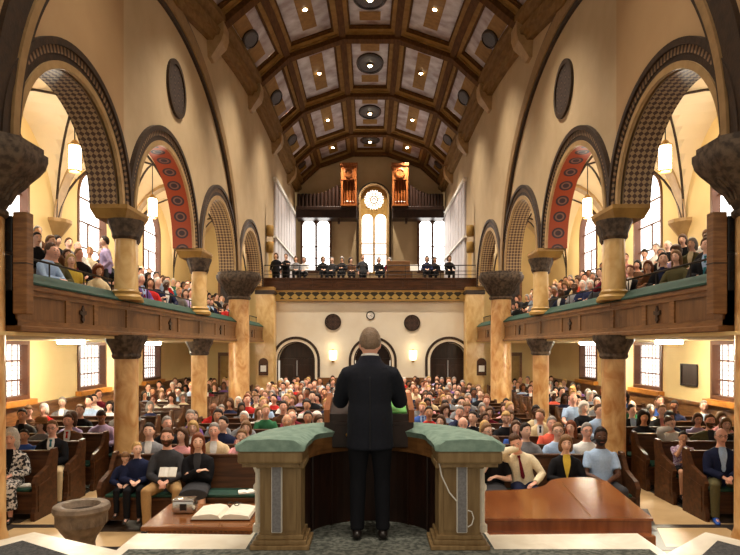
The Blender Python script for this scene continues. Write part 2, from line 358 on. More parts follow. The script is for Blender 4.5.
# ---- columns -------------------------------------------------------------
def octa(mb, cx, cy, prof, m, n=8):
    mb.lathe([(r, H(h)) for r, h in prof], (cx, cy, 0), n, m, pi/n)
which = {1: 'nearest', 2: 'second', 3: 'third', 4: 'fourth'}
for s in (-1, 1):
    sd = SIDE[s]
    for k in (2, 3):       # paired slender shafts with gallery between
        y = PIER[k]; r = 0.2
        root = empty('marble_column', (s*(W+0.2), y, 0), 'slender paired marble columns, %s from the pulpit on the %s, supporting the gallery' % (ORD[k-1], sd), 'column', 'paired gallery columns', 'thing')
        a = MB(); up = MB(); cap = MB(); lc = MB(); bs = MB()
        for (dx, dy) in ((0.02, -0.1), (0.16, 0.33)):
            cx, cy = s*(W+dx-0.1), y+dy
            a.lathe([(r*1.04, 0.0), (r*1.04, 0.1), (r, 0.2), (r, H(-0.2))], (cx, cy, 0), 20)
            up.lathe([(r, H(0.95)), (r*0.93, H(2.02))], (cx, cy, 0), 20)
            octa(cap, cx, cy, [(0.21, 1.98), (0.24, 2.03), (0.24, 2.07), (0.25, 2.12), (0.31, 2.27), (0.32, 2.33)], 0, 12)
            octa(lc, cx, cy, [(0.22, -0.22), (0.25, -0.17), (0.24, -0.12), (0.28, -0.02), (0.35, 0.1), (0.37, 0.22)], 0, 12)
            octa(bs, cx, cy, [(0.3, 0.86), (0.3, 0.92), (0.24, 0.97), (0.25, 1.02), (0.205, 1.06)], 0, 16)
        up.build('upper_shaft', M['marble2'], root, 40); a.build('shaft', M['marble'], root, 40)
        cap.build('capital', M['stonecap'], root, 25); lc.build('lower_capital', M['stonecap'], root, 25); bs.build('base_moulding', M['gold'], root, 30)
        im = MB(); im.loft([[(s*(W+0.1)+a_*w, y+0.1+b_*d, H(h)) for a_, b_ in ((-1, -1), (1, -1), (1, 1), (-1, 1))] for w, d, h in ((0.27, 0.44, 2.33), (0.28, 0.45, 2.36), (0.34, 0.52, 2.5), (0.34, 0.52, 2.57))])
        im.build('impost_block', M['impost'], root)
    for k in (1, 4):       # thick round columns with great carved capitals
        y = PIER[k]; cx = s*(4.89 if k == 1 else 4.52); r = 0.295 if k == 1 else 0.36
        root = empty('marble_column', (cx, y, 0), 'thick marble column with wide carved capital, %s on the %s' % ('nearest the pulpit' if k == 1 else 'toward the rear wall', sd), 'column', 'great columns', 'thing')
        a = MB(); a.lathe([(r*1.12, 0), (r*1.12, 0.12), (r, 0.25), (r*0.95, H(1.7))], (cx, y, 0), 24); a.build('shaft', M['marble'], root, 40)
        c = MB()
        octa(c, cx, y, [(r*0.98, 1.62), (r*1.12, 1.66), (r*1.12, 1.71), (r*1.02, 1.74), (r*1.35, 1.92), (0.62, 2.14), (0.68, 2.2)], 0, 12 if k == 4 else 8)
        c.build('capital', M['stonecap'], root, 20)
        c = MB(); octa(c, cx, y, [(0.68, 2.2), (0.74, 2.28), (0.77, 2.38), (0.77, 2.46), (0.72, 2.47), (0.72, 2.55)], 0, 12 if k == 4 else 8)
        c.build('abacus', M['stonecap'], root, 20)
        # carved strap-work on the capital
        c = MB(); n = 12 if k == 4 else 8
        for j in range(n):
            t = pi/n+2*pi*(j+0.5)/n
            f = cos(pi/n)
            def q(rr, h, da=0.0): return (cx+(rr*f+0.012)*cos(t+da), y+(rr*f+0.012)*sin(t+da), H(h))
            c.tube([q(r*1.2, 1.84), q(r*1.45, 1.97), q(0.58, 2.11)], 0.022, 5)
            c.tube([q(r*1.2, 1.84, 0.14), q(r*1.42, 1.95, 0.2), q(0.56, 2.08, 0.16), q(0.6, 2.13, 0)], 0.016, 5)
            c.tube([q(r*1.2, 1.84, -0.14), q(r*1.42, 1.95, -0.2), q(0.56, 2.08, -0.16), q(0.6, 2.13, 0)], 0.016, 5)
        c.build('carving', M['stonecap'], root, 40)
    # square pilaster at the rear wall
    root = empty('pilaster', (s*4.5, 25.9, 0), 'square tan pilaster at the rear wall corner on the %s' % sd, 'pilaster', None, 'thing')
    a = MB(); a.box(s*4.48-0.38, s*4.48+0.38, 25.55, 26.28, 0, H(2.35)); a.build('shaft', M['marble2'], root)
    a = MB(); a.box(s*4.48-0.42, s*4.48+0.42, 25.5, 26.3, H(2.25), H(2.42), bv=0.02); a.build('capital', M['dark'], root)
    a = MB(); a.box(s*4.48-0.4, s*4.48+0.4, 25.52, 26.28, H(2.42), H(2.56), bv=0.01); a.build('impost_block', M['impost'], root)

# ---- side galleries ------------------------------------------------------
emb_pts = [(0, 0.19), (0.05, 0.1), (0.03, 0.05), (0.11, 0.08), (0.12, 0.0), (0.05, -0.02), (0.03, -0.06), (0.06, -0.12), (0, -0.19)]
emb_pts = emb_pts+[(-a, b) for a, b in emb_pts[-2:0:-1]]
for s in (-1, 1):
    sd = SIDE[s]
    spans = [(3.0, 7.2), (7.75, 11.3), (11.3, 16.1), (16.1, 20.55), (20.95, 25.45)]
    for k, (y0, y1) in enumerate(spans):
        if k == 0: continue
        root = empty('gallery_parapet', (s*(W+0.05), (y0+y1)/2, H(0.2)), 'panelled oak gallery front with green sloping top, %s bay from the pulpit on the %s' % (ORD[k-1], sd), 'gallery front', 'gallery fronts')
        xf = s*(W-0.02); xb = s*(W+0.16)
        a, b = sorted((xf, xb))
        f = MB(); f.box(a, b, y0, y1, H(0.27), H(0.8))
        xo = s*(W-0.1); xx = sorted((xo, xb)); 
        f.box(xx[0], xx[1], y0, y1, H(0.2), H(0.28), bv=0.015)
        xo = s*(W-0.07); xx = sorted((xo, xb)); f.box(xx[0], xx[1], y0, y1, H(0.76), H(0.84), bv=0.012)
        L = y1-y0; st = [y0, y0+0.37*L, y0+0.63*L, y1]
        xo = s*(W-0.05); xx = sorted((xo, xb))
        x3 = sorted((s*(W-0.046), xb))
        for yy in st: f.box(x3[0], x3[1], yy-0.07 if yy > y0 else yy, yy+0.07 if yy < y1 else yy, H(0.285), H(0.755))
        f.box(xx[0], xx[1], y0, y1, H(0.28), H(0.36)); f.box(xx[0], xx[1], y0, y1, H(0.69), H(0.77))
        f.build('frame', M['wood'], root)
        for ya, yb in zip(st, st[1:]):
            p = MB(); xp = sorted((s*(W-0.028), s*W)); p.box(xp[0], xp[1], ya+0.08, yb-0.08, H(0.37), H(0.68)); p.build('panel', M['woodpanel'], root)
        ym = (y0+y1)/2; em = MB(); em.prism([(a_, b_) for a_, b_ in emb_pts], 0, 0.025, 0, lambda a_, b_, t: (s*(W-0.03-t), ym+a_*0.9, H(0.52)+b_*0.72)); em.build('carved_emblem', M['darkwood'], root)
        g = MB(); prof = [(W-0.08, 0.84), (W-0.08, 0.87), (W+0.12, 1.03), (W+0.3, 1.03), (W+0.3, 0.84)]
        g.prism(prof, y0, y1, 0, lambda a_, b_, t: (s*a_, t, H(b_))); g.build('green_cushion_top', M['green'], root)
        rr = MB()
        rr.tube([(s*(W+0.2), y0, H(1.25)), (s*(W+0.2), y1, H(1.25))], 0.017, 6)
        nn = 3
        for i in range(nn+1):
            yy = y0+0.15+(y1-y0-0.3)*i/nn; rr.tube([(s*(W+0.2), yy, H(1.02)), (s*(W+0.2), yy, H(1.25))], 0.011, 6)
        rr.build('hand_rail', M['iron'], root, 40)
    # floor of the gallery, stepped, with its plaster underside
    mb = MB()
    mb.prism([(W+0.2, 0.2), (WO, 0.2), (WO, 1.55), (7.15, 1.55), (7.15, 1.2), (6.45, 1.2), (6.45, 0.82), (5.7, 0.82), (5.7, 0.45), (W+0.2, 0.45)], 4.5, YF, 0, lambda a_, b_, t: (s*a_, t, H(b_)))
    struct(mb.build('floor_gallery_'+sd, [M['pewfloor']]), 'stepped wooden floor of the %s gallery' % sd, 'gallery floor')
    mb = MB(); xx = sorted((s*(W-0.02), s*WO)); mb.box(xx[0], xx[1], 4.5, YF, H(0.15), H(0.199))
    struct(mb.build('ceiling_gallery_'+sd, [M['aisle']]), 'plaster underside of the %s gallery' % sd, 'ceiling')
    for y in (13.2, 18.0):
        t = MB(); xx = sorted((s*6.3, s*6.85)); t.box(xx[0], xx[1], y-0.07, y+0.07, H(0.07), H(0.145), bv=0.015)
        tag(t.build('ceiling_light', M['strip']), 'white strip light under the %s gallery, %s from the pulpit' % (sd, 'first' if y < 15 else 'second'), 'light', 'strip lights under the galleries')

# ---- aisle walls and windows --------------------------------------------
WC = [8.2, 12.85, 16.85, 21.45]; WH = 0.86
LO = (1.36, 2.68); UP0, UPS = H(1.5), H(4.05)     # lower sill / head, upper sill / springing
WN = [0]
def window(name, s, yc, lower):
    WN[0] += 1
    root = struct(empty('window_%d' % WN[0], (s*WO, yc, LO[0] if lower else UP0)), ('daylit sash window under the gallery, ' if lower else 'tall arched daylit gallery window, ')+name, 'window')
    xg = s*(WO+0.16)
    def outline(hw):
        if lower: return [(-hw, LO[0]-(hw-WH)), (hw, LO[0]-(hw-WH)), (hw, LO[1]+(hw-WH)), (-hw, LO[1]+(hw-WH))]
        return [(-hw, UP0-(hw-WH)), (hw, UP0-(hw-WH))]+[(hw*cos(pi*k/18), UPS+hw*sin(pi*k/18)) for k in range(19)]
    fr = MB(); o, i = outline(WH), outline(WH-0.09)
    n = len(o)
    for j in range(n):
        k = (j+1) % n
        for x in (s*(WO-0.03), s*(WO+0.18)):
            fr.quad((x, yc+o[j][0], o[j][1]), (x, yc+o[k][0], o[k][1]), (x, yc+i[k][0], i[k][1]), (x, yc+i[j][0], i[j][1]))
        for q in (o, i):
            fr.quad((s*(WO-0.03), yc+q[j][0], q[j][1]), (s*(WO-0.03), yc+q[k][0], q[k][1]), (s*(WO+0.18), yc+q[k][0], q[k][1]), (s*(WO+0.18), yc+q[j][0], q[j][1]))
    fr.build('frame', M['frame'], root)
    g = MB(); gi = outline(WH-0.05); g.add([(xg, yc+a, b) for a, b in gi], [tuple(range(len(gi)))]); g.build('pane', M['lowglass' if lower else 'paneglass'], root)
    b = MB(); x0, x1 = sorted((s*(WO+0.1), s*(WO+0.15)))
    if lower:
        for f in (0.33, 0.66): z = LO[0]+(LO[1]-LO[0])*f; b.box(x0, x1, yc-WH+.05, yc+WH-.05, z-0.018, z+0.018, 0)
        for j in range(1, 8): yy = yc-WH+2*WH*j/8; b.box(x0+.015, x1-.015, yy-0.006, yy+0.006, LO[0], LO[1], 1)
        for j in range(1, 12): z = LO[0]+(LO[1]-LO[0])*j/12; b.box(x0+.015, x1-.015, yc-WH+.05, yc+WH-.05, z-0.005, z+0.005, 1)
    else:
        for z in (H(2.15), H(2.75), H(3.45), H(4.1)): b.box(x0, x1, yc-WH+.05, yc+WH-.05, z-0.02, z+0.02, 0)
        b.box(x0, x1, yc-.012, yc+.012, H(2.75), H(3.45), 0)
    b.build('glazing_bars', [M['frame'], M['leading']], root)
    if lower:
        k = MB(); x0, x1 = sorted((s*(WO-0.16), s*(WO+0.1))); k.box(x0, x1, yc-WH-0.1, yc+WH+0.1, LO[0]-0.13, LO[0]-0.0, bv=0.01); k.build('sill', M['sill'], root)
for s in (-1, 1):
    sd = SIDE[s]; mb = MB(); ys = [2.6]
    for c in WC: ys += [c-WH+2*WH*j/16 for j in range(17)]
    ys += [YF]
    def holes(ya, yb):
        ym = (ya+yb)/2
        for c in WC:
            if abs(ym-c) < WH: return c
    x = s*WO
    for ya, yb in zip(ys, ys[1:]):
        c = holes(ya, yb)
        top = H(6.2)
        if c is None: mb.quad((x, ya, 0), (x, yb, 0), (x, yb, top), (x, ya, top)); continue
        ta = UPS+sqrt(max(0, WH**2-(ya-c)**2)); tb = UPS+sqrt(max(0, WH**2-(yb-c)**2))
        mb.quad((x, ya, 0), (x, yb, 0), (x, yb, LO[0]), (x, ya, LO[0]))
        mb.quad((x, ya, LO[1]), (x, yb, LO[1]), (x, yb, UP0), (x, ya, UP0))
        mb.quad((x, ya, ta), (x, yb, tb), (x, yb, top), (x, ya, top))
    struct(mb.build('wall_aisle_'+sd, [M['aisle']]), 'yellow plaster aisle wall on the %s' % sd, 'wall')
    for j, c in enumerate(WC):
        window('%s from the pulpit on the %s' % (ORD[j], sd), s, c, True); window('%s from the pulpit on the %s' % (ORD[j], sd), s, c, False)
    mb = MB(); xx = sorted((s*(WO-0.05), s*WO)); mb.box(xx[0], xx[1], 4.5, YF, 0, 1.18); xx = sorted((s*(WO-0.09), s*WO)); mb.box(xx[0], xx[1], 4.5, YF, 1.16, 1.24, bv=0.01)
    struct(mb.build('baseboard_'+sd, [M['wood']]), 'oak wainscot along the %s aisle wall' % sd, 'wainscot')
    # end wall of aisle with doors on both floors
    mb = MB(); xx = sorted((s*W, s*WO)); mb.box(xx[0], xx[1], YF, YF+0.15, 0, H(6.2))
    struct(mb.build('wall_end_'+sd, [M['aisle']]), 'plaster end wall of the %s aisle' % sd, 'wall')
    for h0, nm in ((0.0, 'lower'), (H(0.85), 'upper')):
        x0, x1 = s*6.0-0.55, s*6.0+0.55
        d = struct(empty('door_%s_%s' % (sd, nm), (s*6.0, YF, h0)), 'dark panelled door in the end wall of the %s aisle, %s storey' % (sd, nm), 'door')
        f = MB(); f.box(x0-0.1, x0, YF-0.06, YF, h0, h0+2.25); f.box(x1, x1+0.1, YF-0.06, YF, h0, h0+2.25); f.box(x0-0.1, x1+0.1, YF-0.06, YF, h0+2.15, h0+2.3); f.build('frame', M['wood'], d)
        f = MB(); f.box(x0, x1, YF-0.03, YF-0.005, h0, h0+2.15)
        for a in (0, 1):
            for z in (0.2, 1.15): xa = x0+0.08+a*0.52; f.box(xa, xa+0.42, YF-0.045, YF-0.025, h0+z, h0+z+0.8)
        f.build('leaf', M['darkwood'] if nm == 'upper' else M['gold'], d)
    # vault
    ib = [3.2, 7.5, 11.2, 16.0, 20.7, 24.5, YF]; ob = [1.6, 6.0, 10.4, 14.9, 19.2, 23.8, YF]
    mb = MB(); rb = MB(); bosses = []
    vs, rise = 2.75, 2.65
    def vp(k, u, v, d=0.0):
        ya = ib[k]*(1-v)+ob[k]*v; yb = ib[k+1]*(1-v)+ob[k+1]*v
        a = 2*u-1; b = 2*v-1
        hgt = max(sqrt(max(0, 1-a*a)), sqrt(max(0, 1-b*b)))
        return Vector((s*(W+0.45+(WO-W-0.45)*v), ya+(yb-ya)*u, H(vs+rise*hgt)-d))
    n = 20
    us = [0.5-0.5*cos(pi*i/n) for i in range(n+1)]
    for k in range(6):
        for i in range(n):
            for j in range(n): mb.quad(vp(k, us[i], us[j]), vp(k, us[i+1], us[j]), vp(k, us[i+1], us[j+1]), vp(k, us[i], us[j+1]))
        rb.tube([vp(k, us[i], us[i], .01) for i in range(n+1)], 0.03, 5); rb.tube([vp(k, us[i], us[n-i], .01) for i in range(n+1)], 0.03, 5)
        bosses.append(vp(k, .5, .5))
    struct(mb.build('ceiling_vault_'+sd, [M['vault']], None, 50), 'cream groin vault over the %s gallery' % sd, 'vault')
    for k in range(1, 6):
        if k == 5: continue
        t = MB()
        for j in range(n):
            for (da, db) in ((-0.17, 0.17),):
                def q(v, o, d): 
                    p = vp(k, 0.0, v); return (p.x, p.y+o, p.z-d)
                a, b = us[j], us[j+1]
                t.quad(q(a, da, .1), q(b, da, .1), q(b, db, .1), q(a, db, .1)); t.quad(q(a, da, 0), q(b, da, 0), q(b, da, .1), q(a, da, .1)); t.quad(q(a, db, 0), q(b, db, 0), q(b, db, .1), q(a, db, .1))
        struct(t.build(trim(), [M['tan']]), '%s transverse rib of the %s gallery vault' % (ORD[k-1], sd), 'vault rib')
        c = MB(); yc = ob[k]
        c.loft([[(s*(WO-d*0.0)-s*d*(0.5-0.5*cos(pi*(j)/6)*0)-0, yc, 0) for j in range(1)] for d in (0,)], cap=False) if False else None
        prof = [(0.03, 3.42), (0.14, 3.5), (0.3, 3.74), (0.36, 3.82), (0.36, 3.9)]
        c.loft([[(s*WO-s*r*sin(pi*j/8), yc+r*1.05*cos(pi*j/8), H(h-0.75)) for j in range(9)] for r, h in prof], cap=True, close=True)
        struct(c.build(trim(), [M['tan']]), 'carved wall corbel under the %s vault rib on the %s' % (ORD[k-1], sd), 'corbel')
    struct(rb.build(trim(), [M['dark']], None, 40), 'thin dark diagonal ribs of the %s gallery vault' % sd, 'vault ribs')
    # pendant lanterns
    for k, (y, nm) in enumerate(((12.6, 'nearest'), (17.1, 'second'), (21.7, 'third'))):
        x = s*6.2; z = H(3.97)
        root = empty('pendant_lantern', (x, y, z), '%s glowing cylinder lantern hanging over the %s gallery' % (nm, sd), 'lantern', 'gallery pendant lanterns')
        g = MB(); g.lathe([(0.1, z-0.27), (0.125, z-0.23), (0.125, z+0.2), (0.11, z+0.25)], (x, y, 0), 16); g.build('glass_shade', M['lamp'], root, 40)
        c = MB(); c.lathe([(0.13, z+0.25), (0.14, z+0.27), (0.09, z+0.3), (0.05, z+0.36), (0.015, z+0.38)], (x, y, 0), 16)
        for j in range(4): t = pi/4+j*pi/2; c.tube([(x+.133*cos(t), y+.133*sin(t), z-.28), (x+.133*cos(t), y+.133*sin(t), z+.27)], 0.008, 5)
        c.lathe([(0.11, z-0.3), (0.13, z-0.28), (0.13, z-0.26)], (x, y, 0), 16); c.build('brass_cage', M['brass'], root, 40)
        c = MB(); c.tube([(x, y, z+0.37), (x, y, H(5.3))], 0.012, 6); c.build('hanging_rod', M['iron'], root)
        L = bpy.data.lights.new('lantern_light', 'POINT'); L.energy = 105; L.color = (1, 0.9, 0.72); L.shadow_soft_size = 0.16
        lo = bpy.data.objects.new('lantern_light', L); lo.location = (0, 0, -0.45); lo.parent = root; COL.objects.link(lo)

# ---- rear wall below the balcony ------------------------------------------
DX = [(-3.24, 0.78), (0.12, 0.78), (3.46, 0.78)]; DZ = 1.95
mb = MB(); xs = [-W]
for c, r in DX: xs += [c-r*cos(pi*k/20) for k in range(21)]
xs += [W]
for xa, xb in zip(xs, xs[1:]):
    hole = None
    for c, r in DX:
        if abs((xa+xb)/2-c) < r: hole = (c, r)
    top = H(2.6)
    if hole:
        c, r = hole; za = DZ+sqrt(max(0, r*r-(xa-c)**2)); zb = DZ+sqrt(max(0, r*r-(xb-c)**2))
        mb.quad((xa, YF, za), (xb, YF, zb), (xb, YF, top), (xa, YF, top)); mb.quad((xa, YF, za), (xb, YF, zb), (xb, YF+0.4, zb), (xa, YF+0.4, za))
    else: mb.quad((xa, YF, 0), (xb, YF, 0), (xb, YF, top), (xa, YF, top))
struct(mb.build('wall_rear', [M['farwall']]), 'pale plaster rear wall with three arched doorways', 'wall')
mb = MB()
last = -W
for c, r in DX: mb.box(last, c-r-0.28, YF-0.05, YF, 0, 1.2); last = c+r+0.28
mb.box(last, W, YF-0.05, YF, 0, 1.2); struct(mb.build('baseboard_rear', [M['wood']]), 'oak wainscot along the rear wall', 'wainscot')
for k, (c, r) in enumerate(DX):
    nm = ('left', 'centre', 'right')[k]
    d = struct(empty('door_%d' % (k+1), (c, YF, 0)), 'dark double door in the %s arched doorway of the rear wall' % nm, 'door')
    f = MB()
    for a, b, dd, m in ((0.0, 0.05, 0.03, 1), (0.05, 0.16, 0.05, 0), (0.16, 0.27, 0.08, 1)):
        pa = [(c-(r+a), 0)]+[(c-(r+a)*cos(pi*j/24), DZ+(r+a)*sin(pi*j/24)) for j in range(25)]+[(c+r+a, 0)]
        pb = [(c-(r+b), 0)]+[(c-(r+b)*cos(pi*j/24), DZ+(r+b)*sin(pi*j/24)) for j in range(25)]+[(c+r+b, 0)]
        for j in range(26):
            f.quad((pa[j][0], YF-dd, pa[j][1]), (pa[j+1][0], YF-dd, pa[j+1][1]), (pb[j+1][0], YF-dd, pb[j+1][1]), (pb[j][0], YF-dd, pb[j][1]), m)
            for q in (pa, pb): f.quad((q[j][0], YF, q[j][1]), (q[j+1][0], YF, q[j+1][1]), (q[j+1][0], YF-dd, q[j+1][1]), (q[j][0], YF-dd, q[j][1]), m)
    f.build('arched_surround', [M['farwall'], M['dark']], d)
    for a in (-1, 1):
        l = MB(); x0, x1 = sorted((c+a*0.01, c+a*(r-0.03))); l.box(x0, x1, YF+0.32, YF+0.38, 0, 1.95)
        for z in (0.2, 1.05): l.box(x0+0.12, x1-0.12, YF+0.3, YF+0.33, z, z+0.7, bv=0.01)
        lf = l.build('door_leaf', M['darkwood'], d)
        h = MB(); h.tube([(c+a*0.07, YF+0.28, 0.95), (c+a*0.07, YF+0.28, 1.2)], 0.013, 6); h.build('handle', M['brass'], lf)
    t = MB(); t.box(c-r, c+r, YF+0.3, YF+0.38, 1.95, 2.03); t.add([(c-r*cos(pi*j/20), YF+0.36, DZ+r*sin(pi*j/20)) for j in range(21)], [tuple(range(21))]); t.build('fanlight_panel', M['darkwood'], d)
def wall_disc(name, x, y, Y, r, mats, label, cat, d=0.07):
    c = PX(x, y, Y); m = MB(); n = 24
    for r0, r1, dd, mi in ((0.0, r*0.8, d*0.5, 0), (r*0.8, r, d, 1)):
        for i in range(n):
            t0, t1 = 2*pi*i/n, 2*pi*(i+1)/n
            q = lambda rr, t, q_: (c.x+rr*cos(t), Y-q_, c.z+rr*sin(t)); u = lambda rr, t: (rr*cos(t), rr*sin(t))
            m.quad(q(r0, t0, dd), q(r0, t1, dd), q(r1, t1, dd), q(r1, t0, dd), mi, [u(r0, t0), u(r0, t1), u(r1, t1), u(r1, t0)])
            m.quad(q(r1, t0, 0), q(r1, t1, 0), q(r1, t1, dd), q(r1, t0, dd), mi, [u(r1, t0)]*4)
    return tag(m.build(name, mats), label, cat), c
wall_disc('wall_roundel', 333, 322, YF, 0.36, [M['rose'], M['dark']], 'dark carved roundel on the rear wall above the left sconce', 'roundel')
wall_disc('wall_roundel', 412, 323, YF, 0.36, [M['rose'], M['dark']], 'dark carved roundel on the rear wall above the right sconce', 'roundel')
ck, cc = wall_disc('wall_clock', 370.5, 315.5, YF, 0.19, [M['white'], M['black']], 'small round white wall clock under the balcony', 'clock', 0.05)
for ang, l in ((0.6, 0.09), (2.2, 0.12)):
    h = MB(); dx, dz = sin(ang), cos(ang); h.add([(cc.x-dz*.008, YF-.03, cc.z+dx*.008), (cc.x+dz*.008, YF-.03, cc.z-dx*.008), (cc.x+dx*l, YF-.03, cc.z+dz*l)], [(0, 1, 2)]); hh = h.build('hand', M['black']); hh.parent = ck
for x, nm in ((333, 'left'), (413, 'right')):
    c = PX(x, 355, YF); root = empty('wall_sconce', (c.x, YF, c.z), 'lit glass wall sconce on the rear wall, %s of the preacher' % nm, 'sconce', 'rear wall sconces')
    g = MB(); g.loft([[(c.x+r*cos(pi*j/8), YF-0.02-r*sin(pi*j/8), c.z+h) for j in range(9)] for r, h in ((0.05, -0.24), (0.14, -0.2), (0.17, 0.0), (0.17, 0.2))]); g.build('glass_bowl', M['sconce'], root, 40)
    b = MB(); b.loft([[(c.x+r*cos(pi*j/8), YF-0.02-r*sin(pi*j/8), c.z+h) for j in range(9)] for r, h in ((0.01, -0.34), (0.06, -0.28), (0.07, -0.24))]); b.box(c.x-0.05, c.x+0.05, YF-0.03, YF, c.z-0.3, c.z+0.25); b.box(c.x-.17, c.x+.17, YF-.19, YF-.02, c.z+.2, c.z+.22); b.build('bracket', M['brass'], root)
    L = bpy.data.lights.new('sconce_light', 'POINT'); L.energy = 3; L.color = (1, 0.84, 0.55); L.shadow_soft_size = 0.1
    lo = bpy.data.objects.new('sconce_light', L); lo.location = (0, -0.3, 0.35); lo.parent = root; COL.objects.link(lo)
for x, nm in ((263, 'left'), (482, 'right')):
    c = PX(x, 367, 25.4); root = empty('notice_board', (c.x, 25.5, c.z-0.35), 'small round-topped wooden notice board with white card on the %s rear pilaster' % nm, 'notice board')
    b = MB(); b.prism([(-0.2, -0.36), (0.2, -0.36), (0.2, 0.18)]+[(0.2*cos(pi*j/10), 0.18+0.2*sin(pi*j/10)) for j in range(1, 10)]+[(-0.2, 0.18)], 0, 0.06, 0, lambda a_, b_, t: (c.x+a_, 25.54-t, c.z+b_)); b.build('board', M['pew'], root)
    b = MB(); b.box(c.x-0.12, c.x+0.12, 25.47, 25.485, c.z-0.2, c.z+0.06); b.build('white_card', M['paper'], root)
c = PX(685, 376, 0) ; 
y_pl = 14.6
b = MB(); b.box(WO-0.04, WO, 14.25, 14.95, 1.62, 2.1, bv=0.01); pl = tag(b.build('wall_plaque', M['darkwood']), 'dark square plaque on the right aisle wall between two windows', 'plaque')
b = MB(); b.box(WO-0.06, WO-0.03, 14.22, 14.27, 1.6, 2.12); b.box(WO-0.06, WO-0.03, 14.93, 14.98, 1.6, 2.12); b.box(WO-.06, WO-.03, 14.22, 14.98, 1.59, 1.64); b.box(WO-.06, WO-.03, 14.22, 14.98, 2.08, 2.13); q = b.build('rim', M['iron']); q.parent = pl
# ---- rear balcony ---------------------------------------------------------
mb = MB(); mb.box(-W, W, YF-0.25, YB, H(2.42), H(2.55)); struct(mb.build('floor_balcony', [M['pewfloor']]), 'floor of the rear organ balcony', 'floor')
mb = MB(); n = 1
y = YF-0.28; mb.quad((-W, y, H(2.02)), (W, y, H(2.02)), (W, y, H(2.46)), (-W, y, H(2.46)), 0, [(-W, 0), (W, 0), (W, .44), (-W, .44)])
mb.box(-W, W, y+.005, YF, H(2.0), H(2.46), 1)
mb.box(-W, W, y-0.03, y+0.02, H(2.38), H(2.46), 1); mb.box(-W, W, y-0.03, y+0.02, H(2.0), H(2.07), 1)
struct(mb.build(trim(), [M['frieze'], M['gold']]), 'gold and black diamond frieze along the balcony edge', 'frieze')
root = empty('balcony_front', (0, y, H(2.46)), 'brown panelled wooden front of the rear balcony with open rail', 'balcony front')
f = MB(); f.box(-W, W, y, y+0.1, H(2.46), H(2.98)); f.box(-W, W, y-0.06, y+0.14, H(2.94), H(3.0), bv=0.01); f.box(-W, W, y-0.05, y+0.1, H(2.46), H(2.52), bv=0.01)
xs = [-W+2*W*j/9 for j in range(10)]
for x in xs: f.box(max(-W, x-0.06), min(W, x+0.06), y-0.035, y+0.1, H(2.5), H(2.96))
f.build('frame', M['pew'], root)
for a, b in zip(xs, xs[1:]): p = MB(); p.box(a+0.12, b-0.12, y-0.02, y+0.01, H(2.56), H(2.9), bv=0.008); p.build('panel', M['pew'], root)
r = MB()
for h in (3.14, 3.3, 3.55): r.tube([(-W, y+0.05, H(h)), (W, y+0.05, H(h))], 0.014 if h < 3.5 else 0.022, 6)
for j in range(13): x = -W+2*W*j/12; r.tube([(x, y+0.05, H(2.98)), (x, y+0.05, H(3.55))], 0.014, 6)
r.build('metal_rail', M['iron'], root)
# side walls of the balcony: grey panelling, lit doorway, loudspeakers
for s in (-1, 1):
    sd = SIDE[s]; mb = MB(); x = s*W
    def wq(y0, y1, z0, z1): mb.quad((x, y0, z0), (x, y1, z0), (x, y1, z1), (x, y0, z1))
    wq(YF, 27.2, H(2.5), H(10.2)); wq(27.2, 28.2, H(4.55), H(10.2)); wq(28.2, YB, H(2.5), H(10.2))
    for y_ in (27.2, 28.2): mb.quad((x, y_, H(2.5)), (x+s*.4, y_, H(2.5)), (x+s*.4, y_, H(4.55)), (x, y_, H(4.55)))
    mb.quad((x, 27.2, H(4.55)), (x+s*.4, 27.2, H(4.55)), (x+s*.4, 28.2, H(4.55)), (x, 28.2, H(4.55)))
    struct(mb.build('wall_balcony_'+sd, [M['wall']]), 'upper side wall of the balcony on the %s' % sd, 'wall')
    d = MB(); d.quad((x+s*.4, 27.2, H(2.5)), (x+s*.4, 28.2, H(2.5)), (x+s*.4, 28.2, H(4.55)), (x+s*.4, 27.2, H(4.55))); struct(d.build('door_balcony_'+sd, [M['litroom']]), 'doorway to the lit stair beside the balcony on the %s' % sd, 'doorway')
    root = empty('wall_panelling', (x, 32, H(3)), 'pale grey ribbed panelling beside the organ on the %s balcony wall' % sd, 'panelling')
    for j in range(8):
        y0 = 28.6+j*1.0; p = MB(); xx = sorted((x-s*0.09, x)); p.box(xx[0], xx[1], y0+.05, y0+.95, H(2.6), H(7.9 - 0.0), bv=0.01); p.build('panel', M['panelgrey'], root)
    p = MB(); xx = sorted((x-s*0.16, x)); p.box(xx[0], xx[1], 28.5, YB, H(7.9), H(8.08)); p.box(xx[0], xx[1], 28.5, YB, H(5.2), H(5.3)); p.build('rail', M['white'], root)
    for k, h in enumerate((4.42, 5.15)):
        root = empty('wall_speaker', (x, 26.6, H(h)), 'cream round wall loudspeaker by the balcony corner on the %s, %s of two' % (sd, ('lower', 'upper')[k]), 'loudspeaker')
        c = MB(); xc = x-s*0.16; c.lathe([(0.14, H(h)-.24), (0.17, H(h)-.2), (0.17, H(h)+.2), (0.14, H(h)+.24)], (xc, 26.62, 0), 16); c.build('body', M['gold'], root, 40)
        c = MB(); xx = sorted((x, x-s*0.05)); c.box(xx[0], xx[1], 26.55, 26.69, H(h)-.1, H(h)+.1); c.build('bracket', M['tan'], root)
